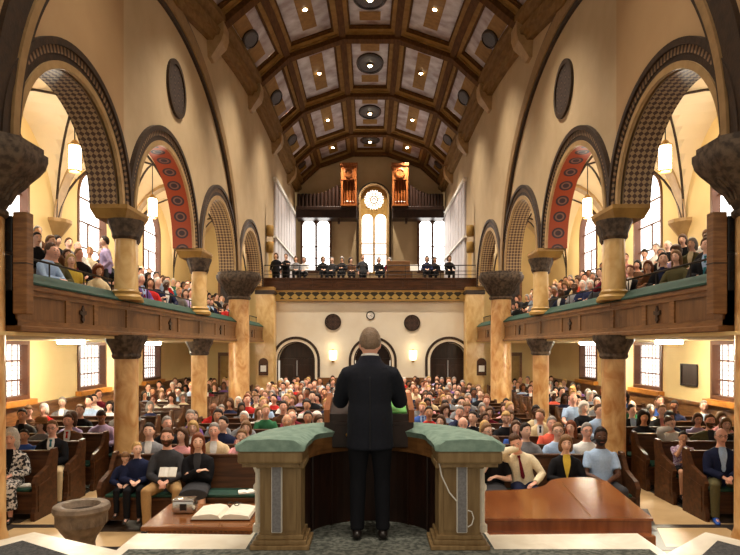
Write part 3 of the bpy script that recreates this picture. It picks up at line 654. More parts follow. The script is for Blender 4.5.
# rear upper wall with windows
UX = [(302.5, 315.0), (317.0, 329.5), (419.5, 432.0), (433.5, 446.0)]
z0, zs = PX(0, 270, YB).z, PX(0, 226, YB).z
mb = MB(); mb.box(-W-.3, W+.3, YB+0.25, YB+0.4, H(2.4), H(12.6)); struct(mb.build('wall_rear_upper', [M['upper']]), 'tan plaster rear wall above the balcony', 'wall')
def glass_shape(pts, y, mb, m=0): mb.add([(a, y, b) for a, b in pts], [tuple(range(len(pts)))], m)
wn = WN[0]
for g, nm in (((0, 1), 'left'), ((2, 3), 'right')):
    wn += 1
    xa = PX(UX[g[0]][0], 0, YB).x; xb = PX(UX[g[1]][1], 0, YB).x
    root = struct(empty('window_%d' % wn, ((xa+xb)/2, YB, z0)), 'twin round-headed bright window on the %s of the rear wall' % nm, 'window')
    f = MB(); f.box(xa-.12, xa, YB, YB+.24, z0-.1, zs+1.0); f.box(xb, xb+.12, YB, YB+.24, z0-.1, zs+1.0); f.box(xa-.12, xb+.12, YB, YB+.24, zs+.92, zs+1.05)
    m_ = (PX(UX[g[0]][1], 0, YB).x+PX(UX[g[1]][0], 0, YB).x)/2; f.box(m_-.06, m_+.06, YB, YB+.24, z0-.1, zs+.95); f.box(xa-.12, xb+.12, YB-.05, YB+.24, z0-.16, z0)
    for k in g:
        a, b = PX(UX[k][0], 0, YB).x, PX(UX[k][1], 0, YB).x; r_ = (b-a)/2; c = (a+b)/2
        for i in range(12):     # spandrel between the round head and the transom
            t0, t1 = pi*i/12, pi*(i+1)/12
            f.quad((c-r_*cos(t0), YB+.12, zs+r_*sin(t0)), (c-r_*cos(t1), YB+.12, zs+r_*sin(t1)), (c-r_*cos(t1), YB+.12, zs+.58), (c-r_*cos(t0), YB+.12, zs+.58))
        f.box(a, b, YB+.1, YB+.22, zs+.55, zs+.66)
        for zz in (z0+.75, z0+1.45): f.box(a, b, YB+.14, YB+.22, zz-.03, zz+.03)
    f.build('frame', M['frame'], root)
    for k in g:
        a, b = PX(UX[k][0], 0, YB).x, PX(UX[k][1], 0, YB).x
        p = MB(); p.quad((a, YB+.2, z0), (b, YB+.2, z0), (b, YB+.2, zs+.55), (a, YB+.2, zs+.55)); p.build('pane', M['frosted'], root)
        p = MB(); p.quad((a+.04, YB+.2, zs+.66), (b-.04, YB+.2, zs+.66), (b-.04, YB+.2, zs+.92), (a+.04, YB+.2, zs+.92)); p.build('top_pane', M['frosted'], root)
wn += 1
cx = PX(374, 0, YB).x; hw = 13.5*YB/F; zc = PX(0, 199, YB).z
root = struct(empty('window_%d' % wn, (cx, YB, z0)), 'great arched centre window with a twelve-lobed rose over two lancets', 'window')
f = MB(); zsp = PX(0, 199, YB).z
for a, b, d, m in ((hw, hw+.1, .3, 0), (hw+.1, hw+.22, .12, 1)):
    pa = [(cx-a, z0-.2)]+[(cx-a*cos(pi*j/24), zsp+a*sin(pi*j/24)) for j in range(25)]+[(cx+a, z0-.2)]
    pb = [(cx-b, z0-.2)]+[(cx-b*cos(pi*j/24), zsp+b*sin(pi*j/24)) for j in range(25)]+[(cx+b, z0-.2)]
    for j in range(26):
        f.quad((pa[j][0], YB-d+.2, pa[j][1]), (pa[j+1][0], YB-d+.2, pa[j+1][1]), (pb[j+1][0], YB-d+.2, pb[j+1][1]), (pb[j][0], YB-d+.2, pb[j][1]), m)
        for q in (pa, pb): f.quad((q[j][0], YB+.24, q[j][1]), (q[j+1][0], YB+.24, q[j+1][1]), (q[j+1][0], YB-d+.2, q[j+1][1]), (q[j][0], YB-d+.2, q[j][1]), m)
f.build('arched_surround', [M['tan'], M['dark']], root)
# tan tracery plate behind, then glass shapes in front of it
p = MB(); pts = [(cx-hw, z0-.2)]+[(cx-hw*cos(pi*j/24), zsp+hw*sin(pi*j/24)) for j in range(25)]+[(cx+hw, z0-.2)]; glass_shape(pts, YB+.22, p); p.build('tracery_plate', M['gold'], root)
p = MB(); R1 = 10.2*YB/F
pts = []
for j in range(96): t = 2*pi*j/96; pts.append((cx+(R1-.16+.16*abs(sin(6*t)))*cos(t), zc+(R1-.16+.16*abs(sin(6*t)))*sin(t)))
glass_shape(pts, YB+.2, p); p.build('rose_pane', M['frosted'], root)
p = MB()
for j in range(12): t = 2*pi*(j+.5)/12; p.tube([(cx+.2*cos(t), YB+.18, zc+.2*sin(t)), (cx+R1*cos(t), YB+.18, zc+R1*sin(t))], .04, 4)
for rr in (.22, .09): p.tube([(cx+rr*cos(2*pi*j/20), YB+.18, zc+rr*sin(2*pi*j/20)) for j in range(21)], .045, 4)
p.build('rose_tracery', M['gold'], root)
for a in (-1, 1):
    p = MB(); r_ = 5.4*YB/F; c_ = cx+a*6.6*YB/F; zt = PX(0, 219, YB).z
    glass_shape([(c_-r_, z0-.1)]+[(c_-r_*cos(pi*j/14), zt+r_*sin(pi*j/14)) for j in range(15)]+[(c_+r_, z0-.1)], YB+.2, p); p.build('lancet_pane', M['frosted'], root)
p = MB()
for zz in (PX(0, 243, YB).z, PX(0, 254, YB).z): p.box(cx-hw, cx+hw, YB+.14, YB+.19, zz-.035, zz+.035)
p.build('glazing_bars', M['tan'], root)
# organ loft and cases
for s in (-1, 1):
    sd = SIDE[s]; xa, xb = (-4.42, PX(357, 0, YB).x) if s < 0 else (PX(392, 0, YB).x, 4.42)
    root = empty('organ_loft', ((xa+xb)/2, 36.2, PX(0, 217, 36).z), 'dark wooden organ loft gallery with beam and low pipe screen, %s of the rose window' % sd, 'organ loft')
    f = MB(); zz = lambda y_: PX(0, y_, 36).z
    f.box(xa, xb, 35.9, YB+.24, zz(218), zz(209)); f.box(xa, xb, 35.8, 36.0, zz(210.5), zz(207), bv=.02); f.box(xa, xb, 36.0, YB+.2, zz(209), zz(206)); f.build('beam', M['darkwood'], root)
    xi_, xo_ = (xb, xa) if s < 0 else (xa, xb)
    cxs = PX(349 if s < 0 else 400, 0, 36).x
    n = 11
    for j in range(n):
        x = xo_+(0)*j if False else xo_+((cxs+s*.6)-xo_)*(j+.5)/n
        t = j/(n-1); top = zz(193)+.75*max(0, t-.35)**2*1.6
        p = MB(); p.lathe([(.05, zz(208)), (.11, zz(207.2)), (.11, top), (.09, top+.02)], (x, 36.3, 0), 10); p.build('pipe', M['darkwood'], root, 40)
    f = MB()
    pts = [(xo_, zz(206)), (cxs+s*.5, zz(206)), (cxs+s*.5, zz(186)), (cxs+s*.9, zz(190)), (cxs+s*1.5, zz(192.5)), (xo_, zz(193.5))]
    f.prism(pts, 36.45, 36.6, 0, lambda a_, b_, t: (a_, t, b_)); f.build('case_back', M['darkwood'], root)
    d = MB(); c_ = PX(339 if s < 0 else 406, 222, 36.3); d.box(c_.x-.07, c_.x+.07, 36.0, 36.3, c_.z-.12, zz(217)); d.build('drop_bracket', M['darkwood'], root)
    # tower of pipes
    hw_ = .47; zb, zt = zz(207), zz(166)
    root = empty('organ_case', (cxs, 35.9, zb), 'tall orange-brown organ case with gilt pipes and round crest, %s of the rose window' % sd, 'organ case', 'organ cases')
    f = MB(); f.box(cxs-hw_, cxs-hw_+.12, 35.7, 36.4, zb, zt); f.box(cxs+hw_-.12, cxs+hw_, 35.7, 36.4, zb, zt); f.box(cxs-hw_, cxs+hw_, 36.2, 36.4, zb, zt)
    f.box(cxs-hw_-.06, cxs+hw_+.06, 35.62, 36.42, zt-.08, zt+.1, bv=.02); f.box(cxs-hw_, cxs+hw_, 35.68, 36.4, zt-.9, zt-.08); f.box(cxs-hw_-.03, cxs+hw_+.03, 35.66, 36.4, zb, zb+.12); f.build('case', M['orangewood'], root)
    for j in range(4):
        x = cxs-.27+.18*j; p = MB(); p.lathe([(.02, zb+.14), (.075, zb+.32), (.075, zt-.75-.12*abs(j-1.5)), (.06, zt-.7-.12*abs(j-1.5))], (x, 35.98, 0), 12); p.build('pipe', M['orangewood'], root, 40)
        q = MB(); q.ball((x, 35.9, zb+.3), (.05, .03, .04), 8); q.build('pipe_mouth', M['white'], root)
    p = MB(); p.loft([[(cxs+rr*cos(2*pi*j/16), 35.68-d_, zt-.5+rr*sin(2*pi*j/16)) for j in range(16)] for rr, d_ in ((.3, 0), (.3, .06), (.2, .08), (.18, .04))]); p.build('crest', M['orangewood'], root)

# ---- ceiling ---------------------------------------------------------------
PROF = [(-4.62, 9.9), (-3.2, 11.2), (-1.06, 11.95), (1.06, 11.95), (3.2, 11.2), (4.62, 9.9)]
BY = [0.4, 6.0, 11.6, 17.2, 22.9, 28.3, 33.4, YB]
def cp(k, y, d=0.0, f=0.0):
    """point on facet k at fraction f across, raised by d along the facet's outward normal"""
    (xa, ha), (xb, hb) = PROF[k], PROF[k+1]; b = bow(y)
    nx, nh = -(hb-ha), (xb-xa); l = sqrt(nx*nx+nh*nh)
    return Vector((xa+(xb-xa)*f+nx/l*d, y, H((ha+(hb-ha)*f)*b+nh/l*d)))
def cellp(k, y0, y1, f, g, d=0.0): return cp(k, y0+(y1-y0)*g, d, f)
mb = MB()
NY = 30
yy = [.4+(YB+.4-.4)*i/NY for i in range(NY+1)]
for k in range(5):
    for a, b in zip(yy, yy[1:]): mb.quad(cp(k, a, .16, 0), cp(k, a, .16, 1), cp(k, b, .16, 1), cp(k, b, .16, 0))
ceil = struct(mb.build('ceiling', [M['coffer']]), 'coffered barrel ceiling of grey panels between brown beams', 'ceiling')
for k in range(5):
    for c in range(7):
        y0, y1 = BY[c], BY[c+1]
        # tan stepped border of the coffer
        b = MB()
        wx = 0.12; 
        outer = [(0, 0), (1, 0), (1, 1), (0, 1)]
        def ins(e, e2): return [(e, e2), (1-e, e2), (1-e, 1-e2), (e, 1-e2)]
        steps = [(0.04, .03, 0.0, 0), (0.13, .09, .03, 0), (0.135, .093, .09, 1), (0.155, .105, .095, 1), (0.155, .105, .158, 1)]
        for (e, e2, d, m), (e_, e2_, d_, m_) in zip(steps, steps[1:]):
            A, B = ins(e, e2), ins(e_, e2_)
            for i in range(4):
                j = (i+1) % 4
                b.quad(cellp(k, y0, y1, *A[i], d), cellp(k, y0, y1, *A[j], d), cellp(k, y0, y1, *B[j], d_), cellp(k, y0, y1, *B[i], d_), m_)
        o = b.build('coffer_border', [M['beamtan'], M['beam']]); o.parent = ceil
        # painted gold tablets and tracery bosses on the panel
        b = MB()
        def plate(f0, f1, g0, g1): b.quad(cellp(k, y0, y1, f0, g0, .145), cellp(k, y0, y1, f1, g0, .145), cellp(k, y0, y1, f1, g1, .145), cellp(k, y0, y1, f0, g1, .145))
        if k in (1, 3): plate(.38, .62, .2, .8)
        elif k == 2: plate(.32, .68, .17, .3); plate(.32, .68, .7, .83)
        else: plate(.36, .64, .2, .42); plate(.36, .64, .6, .82)
        o = b.build('gold_tablet', M['tablet']); o.parent = ceil
        if k in (0, 2, 4):
            b = MB(); n = 24; rx, ry = (.27, .17) if k == 2 else (.16, .11)
            def el(q, t, d): return cellp(k, y0, y1, .5+q*rx*cos(t), .5+q*ry*sin(t), d)
            for q0, q1, d0, d1, m in ((0, .85, .1, .1, 0), (.85, 1, .07, .1, 1), (1, 1.02, .1, .16, 1)):
                for i in range(n):
                    t0, t1 = 2*pi*i/n, 2*pi*(i+1)/n
                    uv = [(q*cos(t), q*sin(t)) for q, t in ((q0, t0), (q0, t1), (q1, t1), (q1, t0))]
                    b.quad(el(q0, t0, d0), el(q0, t1, d0), el(q1, t1, d1), el(q1, t0, d1), m, uv)
            o = b.build('oval_boss', [M['ovals'], M['dark']]); o.parent = ceil
# beams across
for c, y in enumerate(BY):
    b = MB()
    for w, d0, d1, m in ((.27, .05, -.05, 1), (.17, -.05, -.22, 0)):
        pr = []
        for k in range(6):
            kk = min(k, 4); f = 0 if k < 5 else 1
            n0 = cp(kk, y, 1, f)-cp(kk, y, 0, f)
            if 0 < k < 5: n1 = cp(k-1, y, 1, 1)-cp(k-1, y, 0, 1); n0 = ((n0+n1)/2); n0 = n0/n0.length_squared
            base = cp(kk, y, 0, f); pr.append((base+n0*d0, base+n0*d1))
        for (a0, a1), (b0, b1) in zip(pr, pr[1:]):
            for yy_ in (-w, w):
                o_ = Vector((0, yy_, 0)); b.quad(a0+o_, b0+o_, b1+o_, a1+o_, m)
            wv = Vector((0, w, 0)); b.quad(a1-wv, b1-wv, b1+wv, a1+wv, m)
    struct(b.build(trim(), [M['beam'], M['beamtan']]), 'brown beam arching across the ceiling, %s from the pulpit' % ORD[c], 'beam')
# ribs along
for k in range(1, 5):
    b = MB()
    for w, d0, d1, m in ((.22, .05, -.05, 1), (.12, -.05, -.15, 0)):
        for a, e in zip(yy, yy[1:]):
            pts = []
            for y in (a, e):
                n0 = cp(k, y, 1, 0)-cp(k, y, 0, 0); n1 = cp(k-1, y, 1, 1)-cp(k-1, y, 0, 1); nn = (n0+n1).normalized(); sd_ = Vector((nn.z, 0, -nn.x)); base = cp(k, y, 0, 0)
                pts.append([base+nn*d0-sd_*w, base+nn*d1-sd_*w, base+nn*d1+sd_*w, base+nn*d0+sd_*w])
            for i in range(3): b.quad(pts[0][i], pts[0][i+1], pts[1][i+1], pts[1][i], m)
    struct(b.build(trim(), [M['beam'], M['beamtan']]), 'long ceiling rib, %s from the left wall' % ORD[k-1], 'rib')
for s in (-1, 1):
    b = MB()
    prof = [(4.62, -.35), (4.42, -.35), (4.34, -.22), (4.24, -.2), (4.2, -.06), (4.3, .05), (4.1, .2), (4.1, .36), (4.62, .4)]
    b.loft([[(s*x, y, H(cornice(y)+h)) for x, h in prof] for y in yy], 0, True, True)
    struct(b.build(trim(), [M['cornice']]), 'heavy brown cornice along the top of the %s nave wall' % SIDE[s], 'cornice')
    for c, y in enumerate(BY[2:-1]):
        b = MB(); x0 = s*W
        b.loft([[(s*W, y+dy*w, H(cornice(y))-z) for dy in (-1, 1)]+[(s*(W-d), y+dy*w, H(cornice(y))-z) for dy in (1, -1)] for w, d, z in ((.2, .1, .85), (.22, .2, .7), (.3, .42, .42), (.32, .48, .2), (.32, .48, -.1))])
        struct(b.build(trim(), [M['tan']]), 'cornice bracket under the %s beam on the %s wall' % (ORD[c], SIDE[s]), 'bracket')
# lights set in the coffers, two unseen near rows added to brighten the foreground
for k in (1, 2, 3):
    for c in range(7):
        p = cellp(k, BY[c], BY[c+1], .5, .5, .07 if k == 2 else .13)
        root = empty('ceiling_light', p, 'small round light in the %s ceiling coffer row from the pulpit, %s column' % (ORD[c], {1: 'left', 2: 'centre', 3: 'right'}[k]), 'light', 'ceiling lights')
        b = MB(); r_ = .075 if k != 2 else .09; b.ball((p.x, p.y, p.z-.03), (r_, r_, r_*.6), 12); b.build('bulb', M['bulb'], root, 60)
        b = MB(); b.lathe([(r_+.02, p.z-.03), (r_+.06, p.z-.01), (r_+.05, p.z+.02), (r_, p.z+.02)], (p.x, p.y, 0), 16); b.build('bezel', M['brass'], root, 40)
        L = bpy.data.lights.new('downlight', 'SPOT'); L.energy = 1500 if c > 1 else 600; L.spot_size = radians(88); L.spot_blend = .8; L.color = (1, .88, .72); L.shadow_soft_size = .12
        lo = bpy.data.objects.new('downlight', L); lo.parent = root; lo.location = (0, 0, -.12); COL.objects.link(lo)

# small uplights standing on the cornice brackets
for s in (-1, 1):
    for c, y in enumerate(BY[2:-1]):
        x = s*4.02; z = H(cornice(y))+.38
        root = empty('cornice_uplight', (x+s*.15, y, z), 'small black uplight on the %s cornice bracket from the pulpit, %s side' % (ORD[c], SIDE[s]), 'light', 'cornice uplights')
        b = MB(); b.box(x+s*.15-.07, x+s*.15+.07, y-.12, y+.12, z, z+.1, bv=.02); b.build('housing', M['black'], root)
        L = bpy.data.lights.new('uplight', 'SPOT'); L.energy = 1100; L.spot_size = radians(150); L.spot_blend = .6; L.color = (1, .88, .74); L.shadow_soft_size = .15
        lo = bpy.data.objects.new('uplight', L); lo.parent = root; lo.location = (-s*.05, 0, .16); lo.rotation_euler = (0, s*radians(180-52), 0); COL.objects.link(lo)

# choir risers, console and music stand on the balcony
zb = H(2.55)
mb = MB(); mb.box(-4.4, 4.4, 28.05, 29.6, zb, zb+.42); struct(mb.build('floor_choir_riser', [M['pewfloor']]), 'low dark riser for the musicians on the rear balcony', 'riser')
c = PX(398, 0, 27.5); root = empty('organ_console', (c.x, 27.3, zb), 'brown wooden organ console on the rear balcony right of the centre window', 'organ console')
b = MB(); b.box(c.x-.6, c.x+.6, 27.0, 27.5, zb, zb+.85, bv=.02); b.box(c.x-.52, c.x+.52, 26.95, 27.12, zb+.85, zb+1.32, bv=.02); b.build('case', M['wood'], root)
b = MB(); b.box(c.x-.5, c.x+.5, 27.45, 27.75, zb+.72, zb+.78); b.build('keyboard', M['white'], root)
c = PX(412, 268, 27.6); root = empty('music_stand', (c.x, 27.6, zb), 'metal music stand with wide white sheets on the rear balcony', 'music stand')
b = MB(); b.tube([(c.x, 27.6, zb+.05), (c.x, 27.6, c.z)], .02, 6)
for k in range(3): b.tube([(c.x, 27.6, zb+.1), (c.x+.3*cos(2.1*k), 27.6+.3*sin(2.1*k), zb+.01)], .014, 5)
b.build('stand', M['black'], root)
b = MB(); b.prism([(-.28, -.14), (.28, -.14), (.28, .16), (-.28, .16)], 0, .015, 0, lambda a_, b_, t: (c.x+a_, 27.56+t+b_*.25, c.z+b_)); b.build('white_sheets', M['paper'], root)
# ---- floor and platforms ---------------------------------------------------
PF = E-1.59        # pulpit platform height
mb = MB(); mb.box(-WO-.3, WO+.3, 1.0, YF+.5, -0.1, 0.0); struct(mb.build('floor', [M['floor']]), 'tan stone church floor', 'floor')
mb = MB(); mb.box(-3.95, 3.95, 8.25, 25.4, 0.0, 0.012)
for s in (-1, 1): x0, x1 = sorted((s*5.05, s*WO)); mb.box(x0, x1, 8.65, 25.4, 0, .012)
struct(mb.build('floor_pews', [M['pewfloor']]), 'dark wooden floor under the pews', 'floor')
mb = MB()
for s in (-1, 1):
    for y in (7.55, 8.5): x0, x1 = sorted((s*3.0, s*WO)); mb.box(x0, x1, y-.07, y+.07, 0, .006)
    mb.prism([(s*3.5, 7.5), (s*3.72, 7.5), (s*4.35, 9.4), (s*4.13, 9.4)], 0, .0065)
    mb.prism([(s*5.0, 6.0), (s*5.2, 6.0), (s*5.2, 8.5), (s*5.0, 8.5)], 0, .0065)
    x0, x1 = sorted((s*3.98, s*4.08)); mb.box(x0, x1, 9.0, 25, 0, .0065)
    x0, x1 = sorted((s*4.92, s*5.02)); mb.box(x0, x1, 9.0, 25, 0, .0065)
struct(mb.build(trim(), [M['inlay']]), 'dark stone strips inlaid in the tan floor', 'floor inlay')
mb = MB()
prot = [(-1.0+.0, 5.12), (1.0, 5.12)]
ring = [(1.02*cos(pi*j/16)*1.0, 5.12+.85*sin(pi*j/16)) for j in range(17)]
mb.prism([(-2.0, 0.9), (2.3, 0.9), (2.3, 5.16)]+ring+[(-2.0, 5.16)], 0, PF-.012, 0)
struct(mb.build('floor_platform', [M['whitemarble']]), 'white marble pulpit platform with a straight front edge', 'platform')
mb = MB(); mb.prism([(-1.9, 0.9), (2.2, 0.9), (2.2, 4.72), (.98, 4.72), (.98, 5.1)]+[(.98*cos(pi*j/16), 5.1+.8*sin(pi*j/16)) for j in range(1, 16)]+[(-.98, 5.1), (-.98, 4.72), (-1.9, 4.72)], PF-.012, PF, 0)
struct(mb.build('floor_carpet', [M['carpet']]), 'grey-green carpet on the pulpit platform', 'carpet')
for s in (-1, 1):
    pts = [(s*1.75+ (0 if s < 0 else .5), 1.0), (s*1.75+(0 if s < 0 else .5), 4.62), (s*2.92, 5.22), (s*3.7, 4.2), (s*3.7, 1.0)]
    mb = MB(); mb.prism(pts, 0, PF-.02); struct(mb.build('floor_corner_'+SIDE[s], [M['whitemarble']]), 'angled white marble corner of the platform on the %s' % SIDE[s], 'platform corner')
    cx, cy = s*2.75, 3.2
    inn = [(cx+(a-cx)*.72, cy+(b-cy)*.87) for a, b in pts]
    mb = MB(); mb.prism(inn, PF-.02, PF-.008); struct(mb.build('floor_carpet_'+SIDE[s], [M['darkcarpet']]), 'charcoal carpet inset in the %s platform corner' % SIDE[s], 'carpet')

# ---- pulpit ------------------------------------------------------------------
root = empty('pulpit', (0, 4.8, PF), 'curved wooden pulpit enclosure with twin posts and teal velvet cushions', 'pulpit')
zt = E-.80
# curved wall : inner and outer semi-ellipse
def arcp(a, b, n=28): return [(a*cos(pi*j/n), 4.95+b*sin(pi*j/n)) for j in range(n+1)]
inner, outer = arcp(.56, .55), arcp(.86, .8)
w = MB(); n = len(inner)
for j in range(n-1):
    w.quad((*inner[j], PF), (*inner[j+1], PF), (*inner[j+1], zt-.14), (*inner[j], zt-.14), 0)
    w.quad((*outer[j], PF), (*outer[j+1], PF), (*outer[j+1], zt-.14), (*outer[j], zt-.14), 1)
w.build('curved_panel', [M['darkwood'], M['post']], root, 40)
w = MB()
i2, o2 = arcp(.53, .52), arcp(.92, .84)
for j in range(n-1):
    A = [(*i2[j], zt-.14), (*i2[j], zt), (*o2[j], zt), (*o2[j], zt-.14)]; B = [(*i2[j+1], zt-.14), (*i2[j+1], zt), (*o2[j+1], zt), (*o2[j+1], zt-.14)]
    for i in range(4): k = (i+1) % 4; w.quad(A[i], A[k], B[k], B[i])
w.build('rim', M['wood'], root, 40)
w = MB()
for j in range(0, n-1, 1):
    if j % 4 == 0 and 0 < j < n-1: x, y = arcp(.555, .545)[j]; w.tube([(x, y, PF), (x, y, zt-.14)], .014, 6)
w.build('panel_strips', M['darkwood'], root)
for s in (-1, 1):
    a, b = sorted((s*.545, s*.87)); cx = (a+b)/2
    p = MB(); p.box(a, b, 4.75, 5.02, PF+.1, zt-.08); p.box(a+.04, b-.04, 4.74, 4.76, PF+.14, zt-.16)
    p.box(a-.03, b+.03, 4.72, 5.05, zt-.16, zt-.1, bv=.012)
    for k in range(3): p.box(a-.02-.025*(2-k), b+.02+.025*(2-k), 4.73-.022*(2-k), 5.05, PF+.035*k, PF+.035*(k+1), bv=.006)
    a2, b2 = sorted((s*.52, s*1.02)); p.box(a2, b2, 4.6, 5.1, zt-.1, zt, bv=.02); p.box(a2+.03, b2-.03, 4.64, 5.1, zt-.13, zt-.09)
    p.build('post', M['post'], root)
    c = MB(); xx, yy_ = s*.9, 4.86
    c.lathe([(.05, PF+.1), (.05, PF+.15), (.03, PF+.17), (.032, PF+.42), (.045, PF+.44), (.045, PF+.47), (.03, PF+.49), (.028, zt-.22), (.045, zt-.18), (.05, zt-.13)], (xx, yy_, 0), 14); c.build('marble_colonnette', M['whitemarble'], root, 40)
    # cushion following the rim
    g = MB(); m_ = 14
    tt = [j/m_*.40*pi for j in range(m_+1)]
    loops = []
    sec = lambda x, y, ux, uy, w_: [(x-ux*w_, y-uy*w_, zt), (x-ux*(w_+.012), y-uy*(w_+.012), zt+.045), (x-ux*w_*.8, y-uy*w_*.8, zt+.085), (x, y, zt+.095), (x+ux*w_*.8, y+uy*w_*.8, zt+.085), (x+ux*(w_+.012), y+uy*(w_+.012), zt+.045), (x+ux*w_, y+uy*w_, zt)]
    loops.append(sec(s*.765, 4.585, 1*s, 0, .23)); loops.append(sec(s*.765, 4.6, 1*s, 0, .262)); loops.append(sec(s*.765, 4.8, s, 0, .262))
    for t in tt[1:]:
        mx, my = .725*cos(t), 4.98+.68*sin(t); ux, uy = cos(t), sin(t); wd = .2+.05*max(0, 1-t/.5)
        loops.append(sec(s*mx, my, s*ux, uy, wd))
    g.loft(loops); g.build('cushion', M['teal'], root, 60)
root = None
for s, nm in ((-1, 'left'), (1, 'right')):
    x = s*.742+ (.01 if s < 0 else -.02); r = empty('column_speaker', (x, 4.73, PF+.1), 'slim grey column speaker fixed to the %s pulpit post' % nm, 'speaker', 'pulpit speakers')
    b = MB(); b.box(x-.042, x+.042, 4.70, 4.74, PF+.13, PF+.74, bv=.008); b.build('housing', M['white'], r)
    b = MB(); b.box(x-.034, x+.034, 4.692, 4.702, PF+.14, PF+.73); b.build('grille', M['greyspk'], r)
    c = MB()
    if s < 0: pts = [(x+.05, 4.7, PF+.68), (x+.1, 4.7, PF+.7), (x+.16, 4.71, PF+.74), (x+.185, 4.73, PF+.83)]
    else: pts = [(x-.04, 4.7, PF+.38), (x-.1, 4.7, PF+.45), (x-.16, 4.71, PF+.58), (x-.185, 4.73, PF+.72), (x-.185, 4.74, PF+.85)]
    c.tube(pts, .006, 6); c.build('white_cable', M['white'], r, 40)
    if s > 0:
        c = MB(); c.tube([(x+.045, 4.7, PF+.18), (x+.075, 4.7, PF+.2), (x+.09, 4.7, PF+.25), (x+.075, 4.7, PF+.3), (x+.045, 4.7, PF+.31)], .005, 6); c.build('cable_loop', M['white'], r, 40)
# lectern desk on the pulpit rim
root = empty('lectern_desk', (0, 5.55, zt), 'dark wooden lectern desk with orange side cheeks in front of the preacher', 'lectern')
d = MB(); d.box(-.41, .39, 5.35, 5.78, zt-.1, zt+.14, bv=.01); d.box(-.3, .28, 5.33, 5.36, zt-.06, zt+.1); d.build('drawer_box', M['darkwood'], root)
d = MB(); d.prism([(5.36, zt+.14), (5.36, zt+.2), (5.8, zt+.3), (5.8, zt+.14)], -.36, .34, 0, lambda a, b, t: (t, a, b)); d.build('sloping_top', M['darkwood'], root)
for x in (-.41, .345):
    d = MB(); d.prism([(5.34, zt+.13), (5.34, zt+.24), (5.78, zt+.36), (5.82, zt+.13)], x, x+.05, 0, lambda a, b, t: (t, a, b)); d.build('side_cheek', M['orangewood'], root)
for x in (-.2, .18):
    d = MB(); d.ball((x, 5.32, zt+.02), .018, 8); d.build('knob', M['brass'], root, 60)
d = MB(); d.prism([(5.38, zt+.206), (5.38, zt+.222), (5.78, zt+.312), (5.78, zt+.297)], .13, .33, 0, lambda a, b, t: (t, a, b)); tag(d.build('folder', mat('green_folder', (110, 186, 96), rough=.6)), 'bright green folder lying on the sloping lectern top', 'folder')
d = MB(); d.prism([(5.4, zt+.21), (5.4, zt+.225), (5.72, zt+.298), (5.72, zt+.284)], -.12, .1, 0, lambda a, b, t: (t, a, b)); tag(d.build('sermon_notes', M['paper']), 'white sermon notes on the lectern in front of the preacher', 'papers')

# ---- table with open bible on the left ---------------------------------------
TZ = E-1.8
root = empty('communion_table', (-1.7, 6.45, 0), 'polished brown wooden table left of the pulpit holding an open bible', 'table')
t = MB(); t.box(-2.3, -1.05, 6.0, 6.9, TZ-.045, TZ, bv=.012); t.build('tabletop', M['table'], root)
t = MB(); t.box(-2.24, -1.11, 6.06, 6.84, TZ-.13, TZ-.045); 
for j in range(22): t.box(-2.24+j*.0514, -2.24+j*.0514+.026, 6.045, 6.06, TZ-.1, TZ-.06)
t.build('apron', M['table'], root)
for x in (-2.18, -1.17):
    for y in (6.13, 6.77): l = MB(); l.lathe([(.05, 0), (.05, .06), (.03, .12), (.045, .3), (.03, .5), (.05, .56), (.05, TZ-.1)], (x, y, 0), 12); l.build('leg', M['table'], root, 40)
bx, by = -1.55, 6.42
root = empty('open_bible', (bx, by, TZ), 'large open bible with white pages on the brown table', 'book')
b = MB(); b.box(bx-.31, bx+.31, by-.22, by+.22, TZ, TZ+.015); b.build('cover', M['pew'], root)
for s in (-1, 1):
    b = MB(); sec = [(0, .02), (.03, .055), (.1, .07), (.2, .062), (.29, .045), (.3, .015), (0, .015)]
    b.prism(sec, by-.21, by+.21, 0, lambda a, h, t: (bx+s*a, t, TZ+h)); b.build('page_block', M['page'], root, 30)
gx, gy = bx+.06, by+.12
root = tag(empty('reading_glasses', (gx, gy, TZ+.09)), 'dark folded reading glasses lying on the open bible', 'glasses')
for s in (-1, 1):
    b = MB(); b.tube([(gx+s*.035+.027*cos(2*pi*j/12), gy, TZ+.09+.02*sin(2*pi*j/12)) for j in range(13)], .005, 5); b.tube([(gx+s*.06, gy, TZ+.09), (gx+s*.06, gy+.1, TZ+.075)], .004, 5); b.build('rim', M['black'], root)
cx, cy = -2.02, 6.55
root = empty('silver_box', (cx, cy, TZ), 'low polished silver box with rounded corners at the table corner by the bible', 'box')
b = MB(); b.box(cx-.12, cx+.12, cy-.09, cy+.09, TZ, TZ+.14, bv=.03); b.build('body', M['steel'], root, 40)
b = MB(); b.box(cx-.115, cx+.115, cy-.085, cy+.085, TZ+.135, TZ+.155, bv=.009); b.build('lid', M['steel'], root, 40)
b = MB(); b.box(cx-.03, cx+.045, cy-.096, cy-.088, TZ+.04, TZ+.11, bv=.003); b.build('dark_plate', M['iron'], root)

